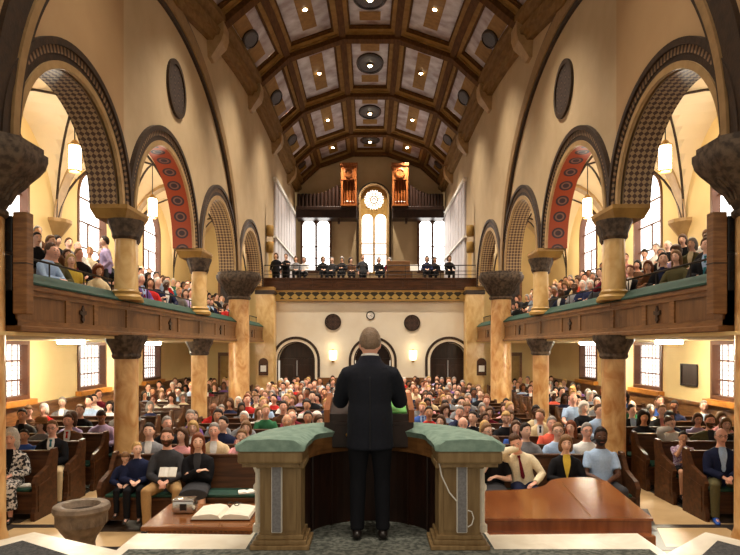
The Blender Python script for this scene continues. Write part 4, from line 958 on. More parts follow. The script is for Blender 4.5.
# ---- baptismal font -------------------------------------------------------------
fx, fy = -2.98, 6.2; fz = E-1.62
root = empty('baptismal_font', (fx, fy, 0), 'round grey-brown stone baptismal font with wide rim left of the table', 'font')
b = MB(); b.lathe([(.34, 0), (.34, .08), (.24, .12), (.16, .2), (.13, fz-.4), (.15, fz-.34), (.2, fz-.27), (.24, fz-.2), (.252, fz-.12), (.25, fz-.085)], (fx, fy, 0), 32); b.build('bowl', M['fontstone'], root, 40)
b = MB(); b.lathe([(.25, fz-.085), (.265, fz-.08), (.28, fz-.05), (.27, fz-.01), (.255, fz), (.185, fz-.005), (.172, fz-.02), (.16, fz-.08), (.1, fz-.14), (.02, fz-.15)], (fx, fy, 0), 32, cap=False); b.build('rim', M['fontstone'], root, 40)
b = MB(); b.lathe([(.165, fz-.07), (.001, fz-.069)], (fx, fy, 0), 24); b.build('water', mat('dark_water', (40, 34, 30), rough=.05, spec=.8), root)
b = MB()
rings = []           # worn carved band
for z, d in ((fz-.205, 0), (fz-.195, 1), (fz-.16, 1), (fz-.125, 1), (fz-.115, 0)):
    ring = []
    for j in range(160):
        t = 2*pi*j/160; r_ = .243+d*(.008 if (j*7 % 11) in (0, 1, 4, 5, 8) else .002); ring.append((fx+r_*cos(t), fy+r_*sin(t), z))
    rings.append(ring)
b.loft(rings, 0, False)
b.build('carved_band', M['fontstone'], root)

# ---- grand piano on the right ---------------------------------------------------
PZ = E-1.55
root = empty('grand_piano', (2, 6, 0), 'polished reddish-brown grand piano with closed lid right of the pulpit', 'piano')
def spl(pts, n=8):
    out = []
    for i in range(len(pts)-1):
        p0, p1, p2, p3 = pts[max(i-1, 0)], pts[i], pts[i+1], pts[min(i+2, len(pts)-1)]
        for j in range(n):
            t = j/n; out.append(tuple(.5*(2*b+(c-a)*t+(2*a-5*b+4*c-d)*t*t+(3*b-a-3*c+d)*t**3) for a, b, c, d in zip(p0, p1, p2, p3)))
    return out+[pts[-1]]
curve = spl([(2.74, 6.95), (2.6, 7.12), (2.35, 7.12), (2.12, 7.0), (1.95, 6.72), (1.7, 6.55), (1.3, 6.48), (1.02, 6.42)])
lid = [(1.02, 5.42), (2.56, 5.42)]+curve
cxm, cym = 1.8, 6.1
shr = lambda q, f: [(cxm+(a-cxm)*f, cym+(b-cym)*f) for a, b in q]
b = MB(); b.prism(lid, PZ-.025, PZ, 0); b.build('lid', M['piano'], root)
b = MB(); b.prism(shr(lid, .985), PZ-.34, PZ-.03, 0); b.build('case', M['piano'], root)
b = MB(); 
b.box(1.05, 2.53, 5.3, 5.44, PZ-.3, PZ-.12, bv=.01); b.build('fall_board', M['piano'], root)
b = MB(); b.tube([(2.02, 5.5, PZ+.004), (2.2, 6.9, PZ+.004)], .004, 4); b.build('lid_hinge', M['brass'], root)
for x, y in ((1.15, 5.6), (2.4, 5.6), (2.4, 6.8)): l = MB(); l.lathe([(.04, 0), (.05, .05), (.04, .1), (.07, .5), (.08, PZ-.33)], (x, y, 0), 12); l.build('leg', M['piano'], root, 40)

# ---- wooden speaker cabinets at the near gallery columns ---------------------------
for s in (-1, 1):
    sd = SIDE[s]; x = s*4.45; y = 7.7
    root = empty('wooden_speaker_cabinet', (x, y, H(.42)), 'tall narrow brown wooden speaker cabinet beside the nearest gallery column, %s side' % sd, 'speaker cabinet', 'wooden speaker cabinets')
    b = MB(); b.box(x-.09, x+.09, y-.08, y+.08, H(.42), H(1.72), bv=.012); b.build('cabinet', M['wood'], root)
    b = MB(); b.box(x-.094, x+.094, y-.084, y+.084, H(1.06), H(1.075)); b.build('joint_strip', M['dark'], root)
    x2 = s*4.66; root = empty('black_loudspeaker', (x2, 7.72, H(.8)), 'black loudspeaker stack between the thick column and the wooden cabinet, %s side' % sd, 'loudspeaker', 'black loudspeakers')
    for z in (.72, 1.22):
        b = MB(); b.box(x2-.09, x2+.09, 7.66, 7.82, H(z), H(z+.46), bv=.015); b.build('cabinet', M['black'], root)
        b = MB(); b.lathe([(.075, 0), (.07, .008), (.02, .0)], (0, 0, 0), 16); b.v = [(x2+a, 7.655-c, H(z+.2)+bb) for a, bb, c in b.v]; b.build('cone', M['iron'], root, 40)

# ---- pews --------------------------------------------------------------------------
def make_pew(name, L, label, cat, green=True):
    """seat front toward -Y, sitter's hips at y = 0"""
    root = empty(name, (0, 0, 0), label, cat)
    h = L/2
    b = MB(); b.box(-h, h, -.3, .15, .38, .42, bv=.008); b.box(-h, h, -.27, -.24, .1, .38); b.build('seat', M['pew'], root, None, True)
    b = MB(); b.prism([(.12, .36), (.24, .92), (.28, .92), (.18, .36)], -h, h, 0, lambda a, c, t: (t, a, c)); b.box(-h, h, .215, .305, .9, .94, bv=.01); b.build('backrest', M['pew'], root, None, True)
    if green: b = MB(); b.box(-h+.04, h-.04, -.29, .13, .42, .465, bv=.018); b.build('seat_cushion', M['green'], root, 40, True)
    b = MB(); b.box(-h+.1, h-.1, .27, .36, .5, .515); b.box(-h+.1, h-.1, .35, .36, .5, .6); b.build('book_rack', M['pew'], root, None, True)
    for s in (-1, 1):
        e = MB(); pr = [(-.34, 0), (-.34, .12), (-.3, .2), (-.3, .45), (-.33, .55), (-.26, .64), (-.12, .68), (.06, .74), (.14, .86), (.2, .97), (.3, .98), (.33, .9), (.29, .6), (.3, 0)]
        e.prism(pr, s*h, s*(h+.06), 0, lambda a, c, t: (t, a, c)); 
        e.prism([(-.24, .12), (-.24, .5), (.1, .56), (.2, .12)], s*(h+.06), s*(h+.068), 0, lambda a, c, t: (t, a, c)); e.build('end_panel', M['pew'], root, None, True)
    return root
ROWC = [8.72+.9*i for i in range(19)]
pw = make_pew('pew', 7.5, '', 'pew')
for i, y in enumerate(ROWC):
    o = pw if i == 0 else copy_tree(pw)
    o.location = (-.02, y, 0)
    o['label'] = 'long dark wooden pew with green seat cushion, %s of the central block from the pulpit' % ('nearest' if i == 0 else ORD[i]); o['group'] = 'central pews'
ROWS = [9.05+.92*i for i in range(18)]
sp = make_pew('pew', 2.62, '', 'pew')
first = True
for s in (-1, 1):
    for i, y in enumerate(ROWS):
        o = sp if first else copy_tree(sp); first = False
        o.location = (s*6.24, y, 0); o['group'] = 'side aisle pews'
        o['label'] = 'short dark wooden pew with green cushion in the %s aisle, %s from the pulpit' % (SIDE[s], ORD[i])
GX = [5.28, 6.0, 6.75, 7.4]; GH = [.45, .82, 1.2, 1.55]
gb = {}
def make_bench(L):
    root = empty('gallery_bench', (0, 0, 0), '', 'bench'); h = L/2
    b = MB(); b.box(-h, h, -.26, .14, .4, .44, bv=.006); b.build('seat', M['pew'], root, None, True)
    b = MB(); b.prism([(.12, 0.05), (.18, .82), (.21, .82), (.17, 0.05)], -h, h, 0, lambda a, c, t: (t, a, c)); b.build('backrest', M['pew'], root, None, True)
    return root
bench = None
for s in (-1, 1):
    for r in range(3):
        for k, (ya, yb) in enumerate(((7.9, 11.0), (11.5, 15.8), (16.3, 20.5), (20.9, 25.6))):
            o = make_bench(yb-ya-.1); o.location = (s*GX[r], (ya+yb)/2, H(GH[r])); o.rotation_euler = (0, 0, s*-pi/2)
            o['label'] = 'dark bench in the %s gallery, %s row from the rail, %s bay from the pulpit' % (SIDE[s], ORD[r], ORD[k]); o['group'] = 'gallery benches'
# ======================================================================= people
def eye_mat(): return mat('eye_white', (206, 198, 190), rough=.2)
PM = {'skin': tinted('skin', .5, .35), 'cloth': tinted('cloth', .85, .15, (40, .08), (120, .15)), 'hair': tinted('hair', .55, .3, (60, .25), (90, .5)),
      'eye': eye_mat(), 'iris': mat('iris', (44, 32, 26), rough=.2), 'lip': mat('lips', (150, 84, 74), rough=.5), 'shoe': mat('dark_shoe_leather', (30, 24, 22), rough=.35),
      'brow': mat('eyebrow', (66, 48, 36), rough=.8), 'pattern': mat('black_white_print', (226, 220, 214), (40, 38, 42), scale=26, detail=2, rough=.8, lo=.46, hi=.54),
      'floral': mat('green_yellow_print', (176, 176, 84), (70, 90, 60), scale=30, detail=2, rough=.8, lo=.45, hi=.55), 'plaid': mat('purple_check', (150, 104, 150), (226, 210, 222), scale=34, detail=1, rough=.8, lo=.46, hi=.54), 'mixed': mat('mixed_print', (200, 120, 110), (70, 60, 80), scale=28, detail=2, rough=.8, lo=.45, hi=.55)}
SKINS = {'fair': (238, 192, 168), 'pink': (240, 182, 158), 'tan': (212, 158, 124), 'brown': (140, 92, 66), 'dark': (84, 54, 40)}
HAIRC = {'dark': (38, 28, 22), 'brown': (84, 56, 36), 'light brown': (126, 92, 60), 'blond': (194, 156, 98), 'grey': (150, 144, 138), 'white': (222, 216, 208), 'auburn': (122, 64, 36)}
CLOTH = {'black': (24, 24, 28), 'navy': (32, 38, 66), 'charcoal': (58, 58, 62), 'grey': (130, 130, 134), 'white': (232, 230, 226), 'pale blue': (164, 188, 220), 'blue': (58, 88, 160),
         'red': (186, 42, 40), 'maroon': (104, 26, 40), 'pink': (224, 158, 160), 'beige': (206, 184, 146), 'tan': (170, 136, 92), 'brown': (94, 64, 44), 'purple': (112, 80, 140), 'lilac': (178, 164, 206),
         'olive': (92, 86, 58), 'green': (50, 106, 72), 'yellow': (216, 184, 74), 'coral': (232, 104, 84), 'cream': (236, 222, 190), 'teal': (44, 110, 124)}

def smooth01(t): t = max(0, min(1, t)); return t*t*(3-2*t)
def head_pt(d, feat=True):
    x, y, z = .074*d.x, .094*d.y, .116*d.z
    if d.z < 0:
        k = (-d.z)**1.5; x *= 1-.30*k; y *= 1-.10*k
        if d.y > 0: y *= 1-.25*k
    if d.y < 0: y *= .97
    if feat and d.y < 0:
        g = lambda a, b: exp(-a*a/(b*b))
        y -= .026*g(x, .012)*g(z+.018, .020)+.012*g(x, .010)*g(z-.005, .02)
        y += .008*g(abs(x)-.031, .014)*g(z-.016, .011)
        y -= .004*g(abs(x)-.03, .02)*g(z-.036, .010)
        y -= .007*g(x, .022)*g(z+.058, .012)
        y -= .012*g(x, .024)*g(z+.098, .018)
    return Vector((x, y, z))
def sphere_dirs(nl, nm):
    out = []
    for i in range(nm+1):
        a = pi*(i+.03*(i == 0)-.03*(i == nm))/nm
        out.append([Vector((sin(a)*sin(2*pi*j/nl), -sin(a)*cos(2*pi*j/nl), -cos(a))) for j in range(nl)])
    return out
HS = 1.08
def add_head(mb, c, R, nl=28, nm=22, feat=True):
    R = R @ Matrix.Scale(HS, 3)
    mb.loft([[c+R @ head_pt(d, feat) for d in ring] for ring in sphere_dirs(nl, nm)])
    for s in (-1, 1): mb.ball(c+R @ Vector((s*.074, .012, -.004)), (.012, .02, .032), 8, 0, R)
def add_face(mb, c, R):
    R = R @ Matrix.Scale(HS, 3)
    for s in (-1, 1):
        mb.ball(c+R @ Vector((s*.031, -.079, .014)), (.0115, .008, .0066), 10, 1, R)
        mb.ball(c+R @ Vector((s*.031, -.086, .014)), (.0058, .004, .0058), 8, 2, R)
        mb.tube([c+R @ Vector((s*.014, -.0915, .034)), c+R @ Vector((s*.03, -.093, .040)), c+R @ Vector((s*.048, -.080, .035))], [.0028, .0036, .002], 5, 4)
    mb.tube([c+R @ Vector((-.025, -.083, -.057)), c+R @ Vector((-.009, -.0975, -.055)), c+R @ Vector((.009, -.0975, -.055)), c+R @ Vector((.025, -.083, -.057))], [.002, .0055, .0055, .002], 6, 3)
HLIM = {'short': [(1, .7), (.75, .64), (.4, .5), (.2, .05), (-.1, -.1), (-.4, -.45), (-1, -.62)],
        'bald': [(1, 2), (.2, 2), (.05, -.2), (-.1, -.1), (-.4, -.5), (-1, -.62)],
        'long': [(1, .68), (.75, .56), (.45, .2), (.25, -.6), (0, -.9), (-1, -1)],
        'bob': [(1, .56), (.75, .44), (.45, .1), (.25, -.7), (0, -.9), (-1, -1)]}
HLIM['crop'] = [(1, .7), (.75, .64), (.4, .5), (.2, .1), (-.1, 0), (-.4, -.25), (-1, -.42)]; HLIM['bun'] = HLIM['short']; HLIM['curly'] = HLIM['bob']
def hair_mb(kind):
    mb = MB(); lim = HLIM[kind]
    def limit(f):
        for (a, la), (b, lb) in zip(lim, lim[1:]):
            if b <= f <= a: return lb+(la-lb)*(f-b)/(a-b)
        return lim[-1][1]
    rings = []
    rnd = random.Random(5)
    for ring in sphere_dirs(24, 18):
        o = []
        for d in ring:
            base = head_pt(d, False); h = sqrt(d.x**2+d.y**2)+1e-6
            k = smooth01((d.z-limit(-d.y/h))/.14+.5)
            if kind == 'bald' and d.z > .38: k = 0
            th = .009+.012*max(0, d.z)+(.03 if kind == 'curly' else 0)+(.008 if kind in ('long', 'bob') else 0)
            th += (rnd.random()-.5)*(.012 if kind == 'curly' else .003)
            n = Vector((d.x, d.y, d.z)).normalized()
            o.append((base+n*th)*k+(base*.82)*(1-k))
        rings.append(o)
    mb.loft(rings)
    if kind in ('long', 'bob', 'curly'):
        ln = {'long': .3, 'bob': .15, 'curly': .2}[kind]; rr = []
        for t in (0, .15, .4, .7, .9, 1):
            w = .092+(.03 if kind == 'curly' else .012)*sin(pi*min(1, t*1.1)); th = .052*(1-.35*t)
            if t == 1: w *= .75; th *= .5
            z = .03-ln*t; ring = []
            for j in range(16):
                a = 2*pi*j/16; x = w*sin(a); y = th*cos(a)
                ring.append(Vector((x, .045+y-.9*abs(x)*max(0, abs(x)-.03)*3, z)))
            rr.append(ring)
        mb.loft(rr)
    if kind == 'bun': mb.ball((0, .1, .07), .042, 12)
    return mb

def RX(a): return Matrix.Rotation(a, 3, 'X')
def RZ(a): return Matrix.Rotation(a, 3, 'Z')
def RY(a): return Matrix.Rotation(a, 3, 'Y')
def ik(Sv, T, l1, l2, pole):
    d = T-Sv; L = min(d.length, l1+l2-.004); u = d.normalized(); T = Sv+u*L
    a = (l1*l1-l2*l2+L*L)/(2*L); h = sqrt(max(0, l1*l1-a*a)); p = pole-u*pole.dot(u); p.normalize()
    return Sv+u*a+p*h, T
TORSO = [(-.07, 0, .135, .11), (-.02, 0, .168, .128), (.06, .005, .163, .124), (.16, .01, .15, .114), (.27, .012, .158, .116), (.35, .012, .172, .114), (.40, .014, .17, .102), (.435, .016, .14, .088), (.465, .016, .102, .076), (.492, .014, .072, .066), (.52, .008, .058, .06), (.56, .002, .054, .058), (.63, 0, .052, .056)]
POSES = {}
def pose(name, stand=False, lean=0, roll=0, yaw=0, pitch=0, tilt=0, wr=((-.07, -.26, .14), (.07, -.26, .14)), hd=((.5, -.8, -.25), (-.5, -.8, -.25)), pole=((-.8, .4, -.5), (.8, .4, -.5)), knee=.11, spread=0, curl=.5, legs=None, twist=0, broad=0, neck=0):
    POSES[name] = dict(stand=stand, lean=lean, roll=roll, yaw=yaw, pitch=pitch, tilt=tilt, wr=wr, hd=hd, pole=pole, knee=knee, curl=curl, legs=legs, twist=twist, broad=broad, neck=neck)
pose('lap'); pose('lap_l', yaw=-.45, roll=.03); pose('lap_r', yaw=.45, roll=-.03); pose('lap_wide', knee=.2, wr=((-.05, -.3, .1), (.05, -.3, .1)), pitch=.05)
pose('crossed', wr=((.03, -.215, .27), (-.03, -.19, .23)), hd=((.9, .25, .15), (-.9, .3, .05)), yaw=.15)
pose('crossed_l', wr=((.03, -.215, .27), (-.03, -.19, .23)), hd=((.9, .25, .15), (-.9, .3, .05)), yaw=-.4, tilt=.1)
pose('chin', wr=((-.05, -.19, .5), (.03, -.2, .2)), hd=((.25, .3, .9), (-.8, -.5, -.1)), pole=((-.5, -.3, -.8), (.8, .3, -.5)), lean=.12, tilt=.12)
pose('book', wr=((-.08, -.33, .2), (.08, -.33, .2)), hd=((.25, -.9, .25), (-.25, -.9, .25)), pitch=.4)
pose('knees', wr=((-.12, -.4, .09), (.12, -.4, .09)), hd=((.05, -.9, -.3), (-.05, -.9, -.3)), lean=.1)
pose('lean', lean=.2, pitch=-.1, wr=((-.04, -.38, .12), (.04, -.38, .12)), yaw=.2)
pose('down', lean=.1, pitch=.62, wr=((-.1, -.3, .12), (.1, -.3, .12)))
pose('handface', lean=.16, roll=-.2, pitch=.25, tilt=-.2, yaw=-.1, wr=((-.1, -.17, .56), (.12, -.3, .1)), hd=((.3, .2, .95), (-.7, -.6, -.2)), pole=((-.9, -.2, -.3), (.8, .3, -.5)))
pose('armback', wr=((-.5, -.05, .3), (.05, -.28, .13)), hd=((-.9, -.3, -.1), (-.5, -.8, -.2)), pole=((-.2, .6, -.8), (.8, .3, -.5)), yaw=.1)
pose('stand', stand=True, wr=((-.24, -.06, -.02), (.24, -.06, -.02)), hd=((0, -.1, -1), (0, -.1, -1)), pole=((-.3, 1, 0), (.3, 1, 0)))
pose('stand_crossed', stand=True, wr=((.1, -.22, .3), (-.1, -.2, .27)), hd=((.95, -.1, .1), (-.95, -.1, .1)))
pose('preach', stand=True, lean=.015, pitch=.12, wr=((-.23, -.36, .2), (.23, -.36, .2)), hd=((.2, -.95, -.15), (-.2, -.95, -.15)), pole=((-.28, .3, -1), (.28, .3, -1)), broad=.022, neck=-.031)
LODV = {'near': .0105, 'mid': .016, 'far': .03}
def rig(p):
    q = POSES[p]; P = Vector((0, .02, .95 if q['stand'] else .53))
    Rt = RZ(q['twist']) @ RY(q['roll']) @ RX(q['lean'])
    up = lambda v: P+Rt @ Vector(v)
    J = dict(P=P, Rt=Rt, up=up, q=q)
    J['sh'] = [up((s*(.17+q['broad']*.6), .02, .395+q['broad']*.35)) for s in (-1, 1)]; J['el'] = []; J['wr'] = []
    for i in (0, 1):
        T = P+Vector(q['wr'][i]); e, w = ik(J['sh'][i], T, .285, .25, Vector(q['pole'][i])); J['el'].append(e); J['wr'].append(w)
    J['hc'] = up((0, -.012, .658+q['neck'])); J['hR'] = Rt @ RZ(q['yaw']) @ RX(q['pitch']) @ RY(q['tilt'])
    J['hip'] = [P+Vector((s*.088, 0, -.02)) for s in (-1, 1)]
    k = q['knee']
    if q['stand']: J['kn'] = [Vector((s*.098, -.005, .5)) for s in (-1, 1)]; J['an'] = [Vector((s*.105, .02, .09)) for s in (-1, 1)]
    else: J['kn'] = [Vector((s*k, -.43, .53)) for s in (-1, 1)]; J['an'] = [Vector((s*(k*.9+.01), -.41, .09)) for s in (-1, 1)]
    return J
def torso(mb, J, st, grow, n=18, dz=(0, 0)):
    rings = []
    for z, y, rx, ry in st:
        c = J['up']((0, y, z)); X = J['Rt'] @ Vector((1, 0, 0)); Y = J['Rt'] @ Vector((0, 1, 0))
        rings.append([c+X*((rx+grow)*cos(2*pi*j/n))+Y*((ry+grow)*sin(2*pi*j/n)) for j in range(n)])
    mb.loft(rings)
def hand(mb, w, d, side, curl, mirror, n=5):
    d = Vector(d).normalized(); ref = Vector((0, 0, -1)) if abs(d.z) < .8 else Vector((0, 1, 0))
    nrm = (ref-d*ref.dot(d)).normalized(); sd = d.cross(nrm).normalized()*mirror
    mb.tube([w-d*.02, w+d*.035, w+d*.088], [(.025, .018), (.037, .016), (.037, .013)], 8, 0, sd, True)
    for o, l in ((-.027, .055), (-.009, .072), (.009, .078), (.027, .066)):
        b = w+d*.08+sd*o; p = [b]; dd = d.copy()
        for k in range(3): dd = (dd+nrm*curl*.55).normalized(); p.append(p[-1]+dd*l*(.42, .33, .25)[k])
        mb.tube(p, [.0095, .009, .008, .0065], n, 0, None, True)
    b = w+d*.02+sd*.026
    mb.tube([b, b+d*.022+sd*.022+nrm*.01, b+d*.052+sd*.026+nrm*.018, b+d*.072+sd*.02+nrm*.024], [.013, .0115, .0095, .007], n, 0, None, True)
def fuse(mb, voxel, it=2, fac=.5):
    o = mb.build('tmp', [], None, None, True)
    m = o.modifiers.new('r', 'REMESH'); m.mode = 'VOXEL'; m.voxel_size = voxel
    if it: sm = o.modifiers.new('s', 'SMOOTH'); sm.factor = fac; sm.iterations = it
    dg = bpy.context.evaluated_depsgraph_get(); dg.update()
    me = bpy.data.meshes.new_from_object(o.evaluated_get(dg)); old = o.data
    bpy.data.objects.remove(o); bpy.data.meshes.remove(old); me.shade_smooth()
    return me
CACHE = {}
def cached(key, fn):
    if key not in CACHE: CACHE[key] = fn()
    return CACHE[key]
def body_mesh(p, lod):
    def f():
        J = rig(p); mb = MB(); torso(mb, J, TORSO, 0)
        for i, s in ((0, -1), (1, 1)):
            sh, el, wr = J['sh'][i], J['el'][i], J['wr'][i]
            mb.tube([J['up']((s*.05, .016, .385)), J['up']((s*(.115+J['q']['broad']*.5), .018, .39)), sh.lerp(el, .06)+J['Rt'] @ Vector((-s*.012, 0, -.004)), sh.lerp(el, .35), sh.lerp(el, .7), el, el.lerp(wr, .3), el.lerp(wr, .7), wr], [.046, .05, .046, .046, .043, .039, .041, .033, .026], 12, 0, None, True)
            hp, kn, an = J['hip'][i], J['kn'][i], J['an'][i]
            mb.tube([hp, hp.lerp(kn, .4), hp.lerp(kn, .8), kn], [.088, .08, .06, .055], 12, 0, None, True)
            mb.tube([kn, kn.lerp(an, .3), kn.lerp(an, .7), an], [.053, .056, .04, .034], 12, 0, None, True)
            mb.tube([an+Vector((0, .04, -.045)), an+Vector((0, -.05, -.045)), an+Vector((s*.01, -.15, -.06))], [(.032, .034), (.036, .034), (.036, .02)], 8, 0, Vector((1, 0, 0)), True)
            mb.tube([wr+(wr-el).normalized()*-.02, wr+Vector(J['q']['hd'][i]).normalized()*.02], .027, 8, 0, None, True)
        add_head(mb, J['hc'], J['hR'], 28 if lod == 'near' else 20, 22 if lod == 'near' else 16, lod != 'far')
        me = fuse(mb, LODV[lod], 1 if lod == 'near' else 0, .4)
        ex = MB()
        for i, s in ((0, -1), (1, 1)): hand(ex, J['wr'][i], J['q']['hd'][i], s, J['q']['curl'], -s, 6 if lod == 'near' else 4)
        if lod != 'far': add_face(ex, J['hc'], J['hR'])
        o = ex.build('t', [PM['skin']]*5, None, 60, True)
        bm = bmesh.new(); bm.from_mesh(me); bm.from_mesh(o.data); 
        out = bpy.data.meshes.new('person_body_'+p); bm.to_mesh(out); bm.free()
        old = o.data; bpy.data.objects.remove(o); bpy.data.meshes.remove(old); bpy.data.meshes.remove(me)
        for k in ('skin', 'eye', 'iris', 'lip', 'brow'): out.materials.append(PM[k])
        out.shade_smooth(); return out
    return cached(('body', p, lod), f)
def top_mesh(p, kind, lod):
    def f():
        J = rig(p); mb = MB(); g = {'jacket': .024, 'loose': .022}.get(kind, .014)
        hem = -.1 if kind != 'jacket' else -.15
        st = [(hem, 0, .16, .125)]+[t for t in TORSO if -.03 < t[0] < .5]
        if kind == 'jacket' and J['q']['stand']: st = [(-.22, .0, .172, .128), (-.12, 0, .166, .124)]+[t for t in TORSO if 0 < t[0] < .5]
        st[-1] = (st[-1][0], st[-1][1], st[-1][2]-.006, st[-1][3]-.004)
        torso(mb, J, st, g)
        for i, s in ((0, -1), (1, 1)):
            sh, el, wr = J['sh'][i], J['el'][i], J['wr'][i]; a = J['up']((s*.08, .016, .38))
            if kind in ('short', 'loose'): mb.tube([a, sh, sh.lerp(el, .4), sh.lerp(el, .72)], [.05+g, .054+g, .05+g, .047+g], 12, 0, None, False)
            else: mb.tube([J['up']((s*.05, .016, .385)), J['up']((s*(.115+J['q']['broad']*.5), .018, .39)), sh.lerp(el, .06)+J['Rt'] @ Vector((-s*.012, 0, -.004)), sh.lerp(el, .35), sh.lerp(el, .75), el, el.lerp(wr, .35), el.lerp(wr, .8), wr.lerp(el, .02)], [.05+g, .056+g, .05+g, .051+g, .046+g, .044+g, .042+g, .034+g, .03+g], 12, 0, None, False)
        me = fuse(mb, LODV[lod]*1.1, 4 if lod == 'near' else 1); me.materials.append(PM['cloth']); return me
    return cached(('top', p, kind, lod), f)
def bot_mesh(p, kind, lod):
    def f():
        J = rig(p); mb = MB(); P = J['P']
        st = [(-.1, 0, .15, .12), (-.02, 0, .168, .128), (.06, .005, .163, .124)]
        torso(mb, J, st, .012)
        if kind in ('trousers', 'shorts'):
            for i, s in ((0, -1), (1, 1)):
                hp, kn, an = J['hip'][i], J['kn'][i], J['an'][i]
                if kind == 'shorts': mb.tube([hp, hp.lerp(kn, .4), hp.lerp(kn, .85)], [.103, .097, .09], 14, 0, None, False)
                else:
                    mb.tube([hp, hp.lerp(kn, .4), hp.lerp(kn, .8), kn], [.103, .094, .076, .068], 14, 0, None, True)
                    mb.tube([kn+(an-kn)*-.06, kn.lerp(an, .3), kn.lerp(an, .7), an+Vector((0, 0, -.02))], [.066, .068, .06, .058], 14, 0, None, False)
        else:
            k = (J['kn'][0]+J['kn'][1])/2; w = abs(J['kn'][1].x)+.085
            if J['q']['stand']: R = [(P+Vector((0, 0, .02)), .18, .135), (P+Vector((0, 0, -.15)), .195, .15), (Vector((0, 0, .48)), .2, .15)]; mb.tube([r[0] for r in R], [(r[1], r[2]) for r in R], 18, 0, Vector((1, 0, 0)))
            else:
                mb.tube([P+Vector((0, .06, -.02)), P.lerp(k, .4)+Vector((0, 0, -.005)), P.lerp(k, .85), k+Vector((0, -.06, -.015))], [(.185, .108), (.192, .11), (w+.008, .098), (w+.008, .088)], 18, 0, Vector((1, 0, 0)))
                if kind == 'longskirt': mb.tube([k+Vector((0, -.03, .03)), k+Vector((0, -.03, -.1)), Vector((0, -.42, .2))], [(w, .08), (w+.01, .09), (w+.02, .1)], 18, 0, Vector((1, 0, 0)))
        me = fuse(mb, LODV[lod]*1.1, 1); me.materials.append(PM['cloth']); return me
    return cached(('bot', p, kind, lod), f)
def shoe_mesh(p, i):
    def f():
        J = rig(p); an = J['an'][i]; s = (-1, 1)[i]; mb = MB()
        mb.tube([an+Vector((0, .045, -.05)), an+Vector((0, -.03, -.045)), an+Vector((s*.008, -.1, -.058)), an+Vector((s*.012, -.17, -.066))], [(.04, .038), (.042, .042), (.044, .03), (.036, .02)], 10, 0, Vector((1, 0, 0)), True)
        o = mb.build('t', [PM['shoe']], None, 60, True); me = o.data; bpy.data.objects.remove(o); return me
    return cached(('shoe', p, i), f)
def hair_mesh(k):
    def f():
        o = hair_mb(k).build('t', [PM['hair']], None, 70, True); me = o.data; bpy.data.objects.remove(o); return me
    return cached(('hair', k), f)
def chest_strip(p, rows, grow):
    """a strip lying on the chest front: rows of (height over the pelvis, half width)"""
    J = rig(p); mb = MB()
    tz = [t[0] for t in TORSO]
    def ring(z):
        for a, b in zip(TORSO, TORSO[1:]):
            if a[0] <= z <= b[0]: f = (z-a[0])/(b[0]-a[0]); return [u+(v-u)*f for u, v in zip(a, b)]
        return TORSO[-1]
    n = 6; grid = []
    for z, w in rows:
        _, y, rx, ry = ring(z); rx += grow; ry += grow
        grid.append([J['up']((x, y-ry*sqrt(max(0.05, 1-(x/rx)**2)), z)) for x in [w*(2*j/n-1) for j in range(n+1)]])
    back = [[q+J['Rt'] @ Vector((0, .012, 0)) for q in r] for r in grid]
    mb.loft([a+b[::-1] for a, b in zip(grid, back)])
    return mb
def strip_mesh(p, what):
    def f():
        if what == 'shirt_front': mb = chest_strip(p, [(.16, .006), (.25, .028), (.36, .05), (.42, .056), (.455, .054), (.485, .048), (.51, .044)], .03)
        elif what == 'tie': mb = chest_strip(p, [(.15, .012), (.19, .03), (.4, .017), (.45, .012), (.458, .02), (.485, .022)], .036)
        o = mb.build('t', [PM['cloth']], None, 50, True); me = o.data; bpy.data.objects.remove(o); return me
    return cached(('strip', p, what), f)
def extra_mesh(kind):
    def f():
        mb = MB(); m = PM['cloth']
        if kind == 'glasses':
            m = M['black']
            for s in (-1, 1):
                mb.tube([(s*.032+.021*cos(2*pi*j/14), -.1+.006*abs(cos(2*pi*j/14)), .014+.016*sin(2*pi*j/14)) for j in range(15)], .0022, 5); mb.tube([(s*.053, -.094, .016), (s*.077, .0, .012)], .0022, 5)
            mb.tube([(-.011, -.102, .018), (.011, -.102, .018)], .0022, 5)
        elif kind == 'hat': mb.lathe([(.001, .15), (.07, .145), (.095, .12), (.102, .055), (.17, .045), (.175, .04), (.17, .035), (.08, .035)], (0, .005, 0), 24)
        elif kind == 'beard':
            m = PM['hair']; rings = []
            for ring in sphere_dirs(20, 16):
                o = []
                for d in ring:
                    b = head_pt(d, True); k = smooth01((-.12-d.z)/.1)*smooth01((-d.y+.05)/.25)*(1-exp(-(b.x/.02)**2-((b.z+.055)/.008)**2))
                    o.append((b+Vector((d.x, d.y, d.z))*.011)*k+b*.85*(1-k))
                rings.append(o)
            mb.loft(rings)
        o = mb.build('t', [m], None, 60, True); me = o.data; bpy.data.objects.remove(o); return me
    return cached(('extra', kind), f)
def sub(name, me, parent, col, matrix=None):
    o = bpy.data.objects.new(name, me); COL.objects.link(o); o.parent = parent
    if matrix is not None: o.matrix_local = matrix
    if col: c = lin(col); o.color = c
    return o
def remat(o, m):
    o.material_slots[0].link = 'OBJECT'; o.material_slots[0].material = m
TOPNAME = {'long': 'shirt', 'short': 'shirt', 'loose': 'blouse', 'jacket': 'jacket', 'dress': 'dress_top'}
class Who:
    def __init__(s, x, y, z, rz, p='lap', hair='short', hc='brown', skin='fair', top='long', tc='white', bot='trousers', bc='charcoal', sc=1.0, tie=None, shirt=None, ex=(), pat=None, label=None, group=None, lod='mid', shoes=True, note=None):
        s.__dict__.update(locals()); del s.__dict__['s']
def colv(c, tab): return tab[c] if isinstance(c, str) else c
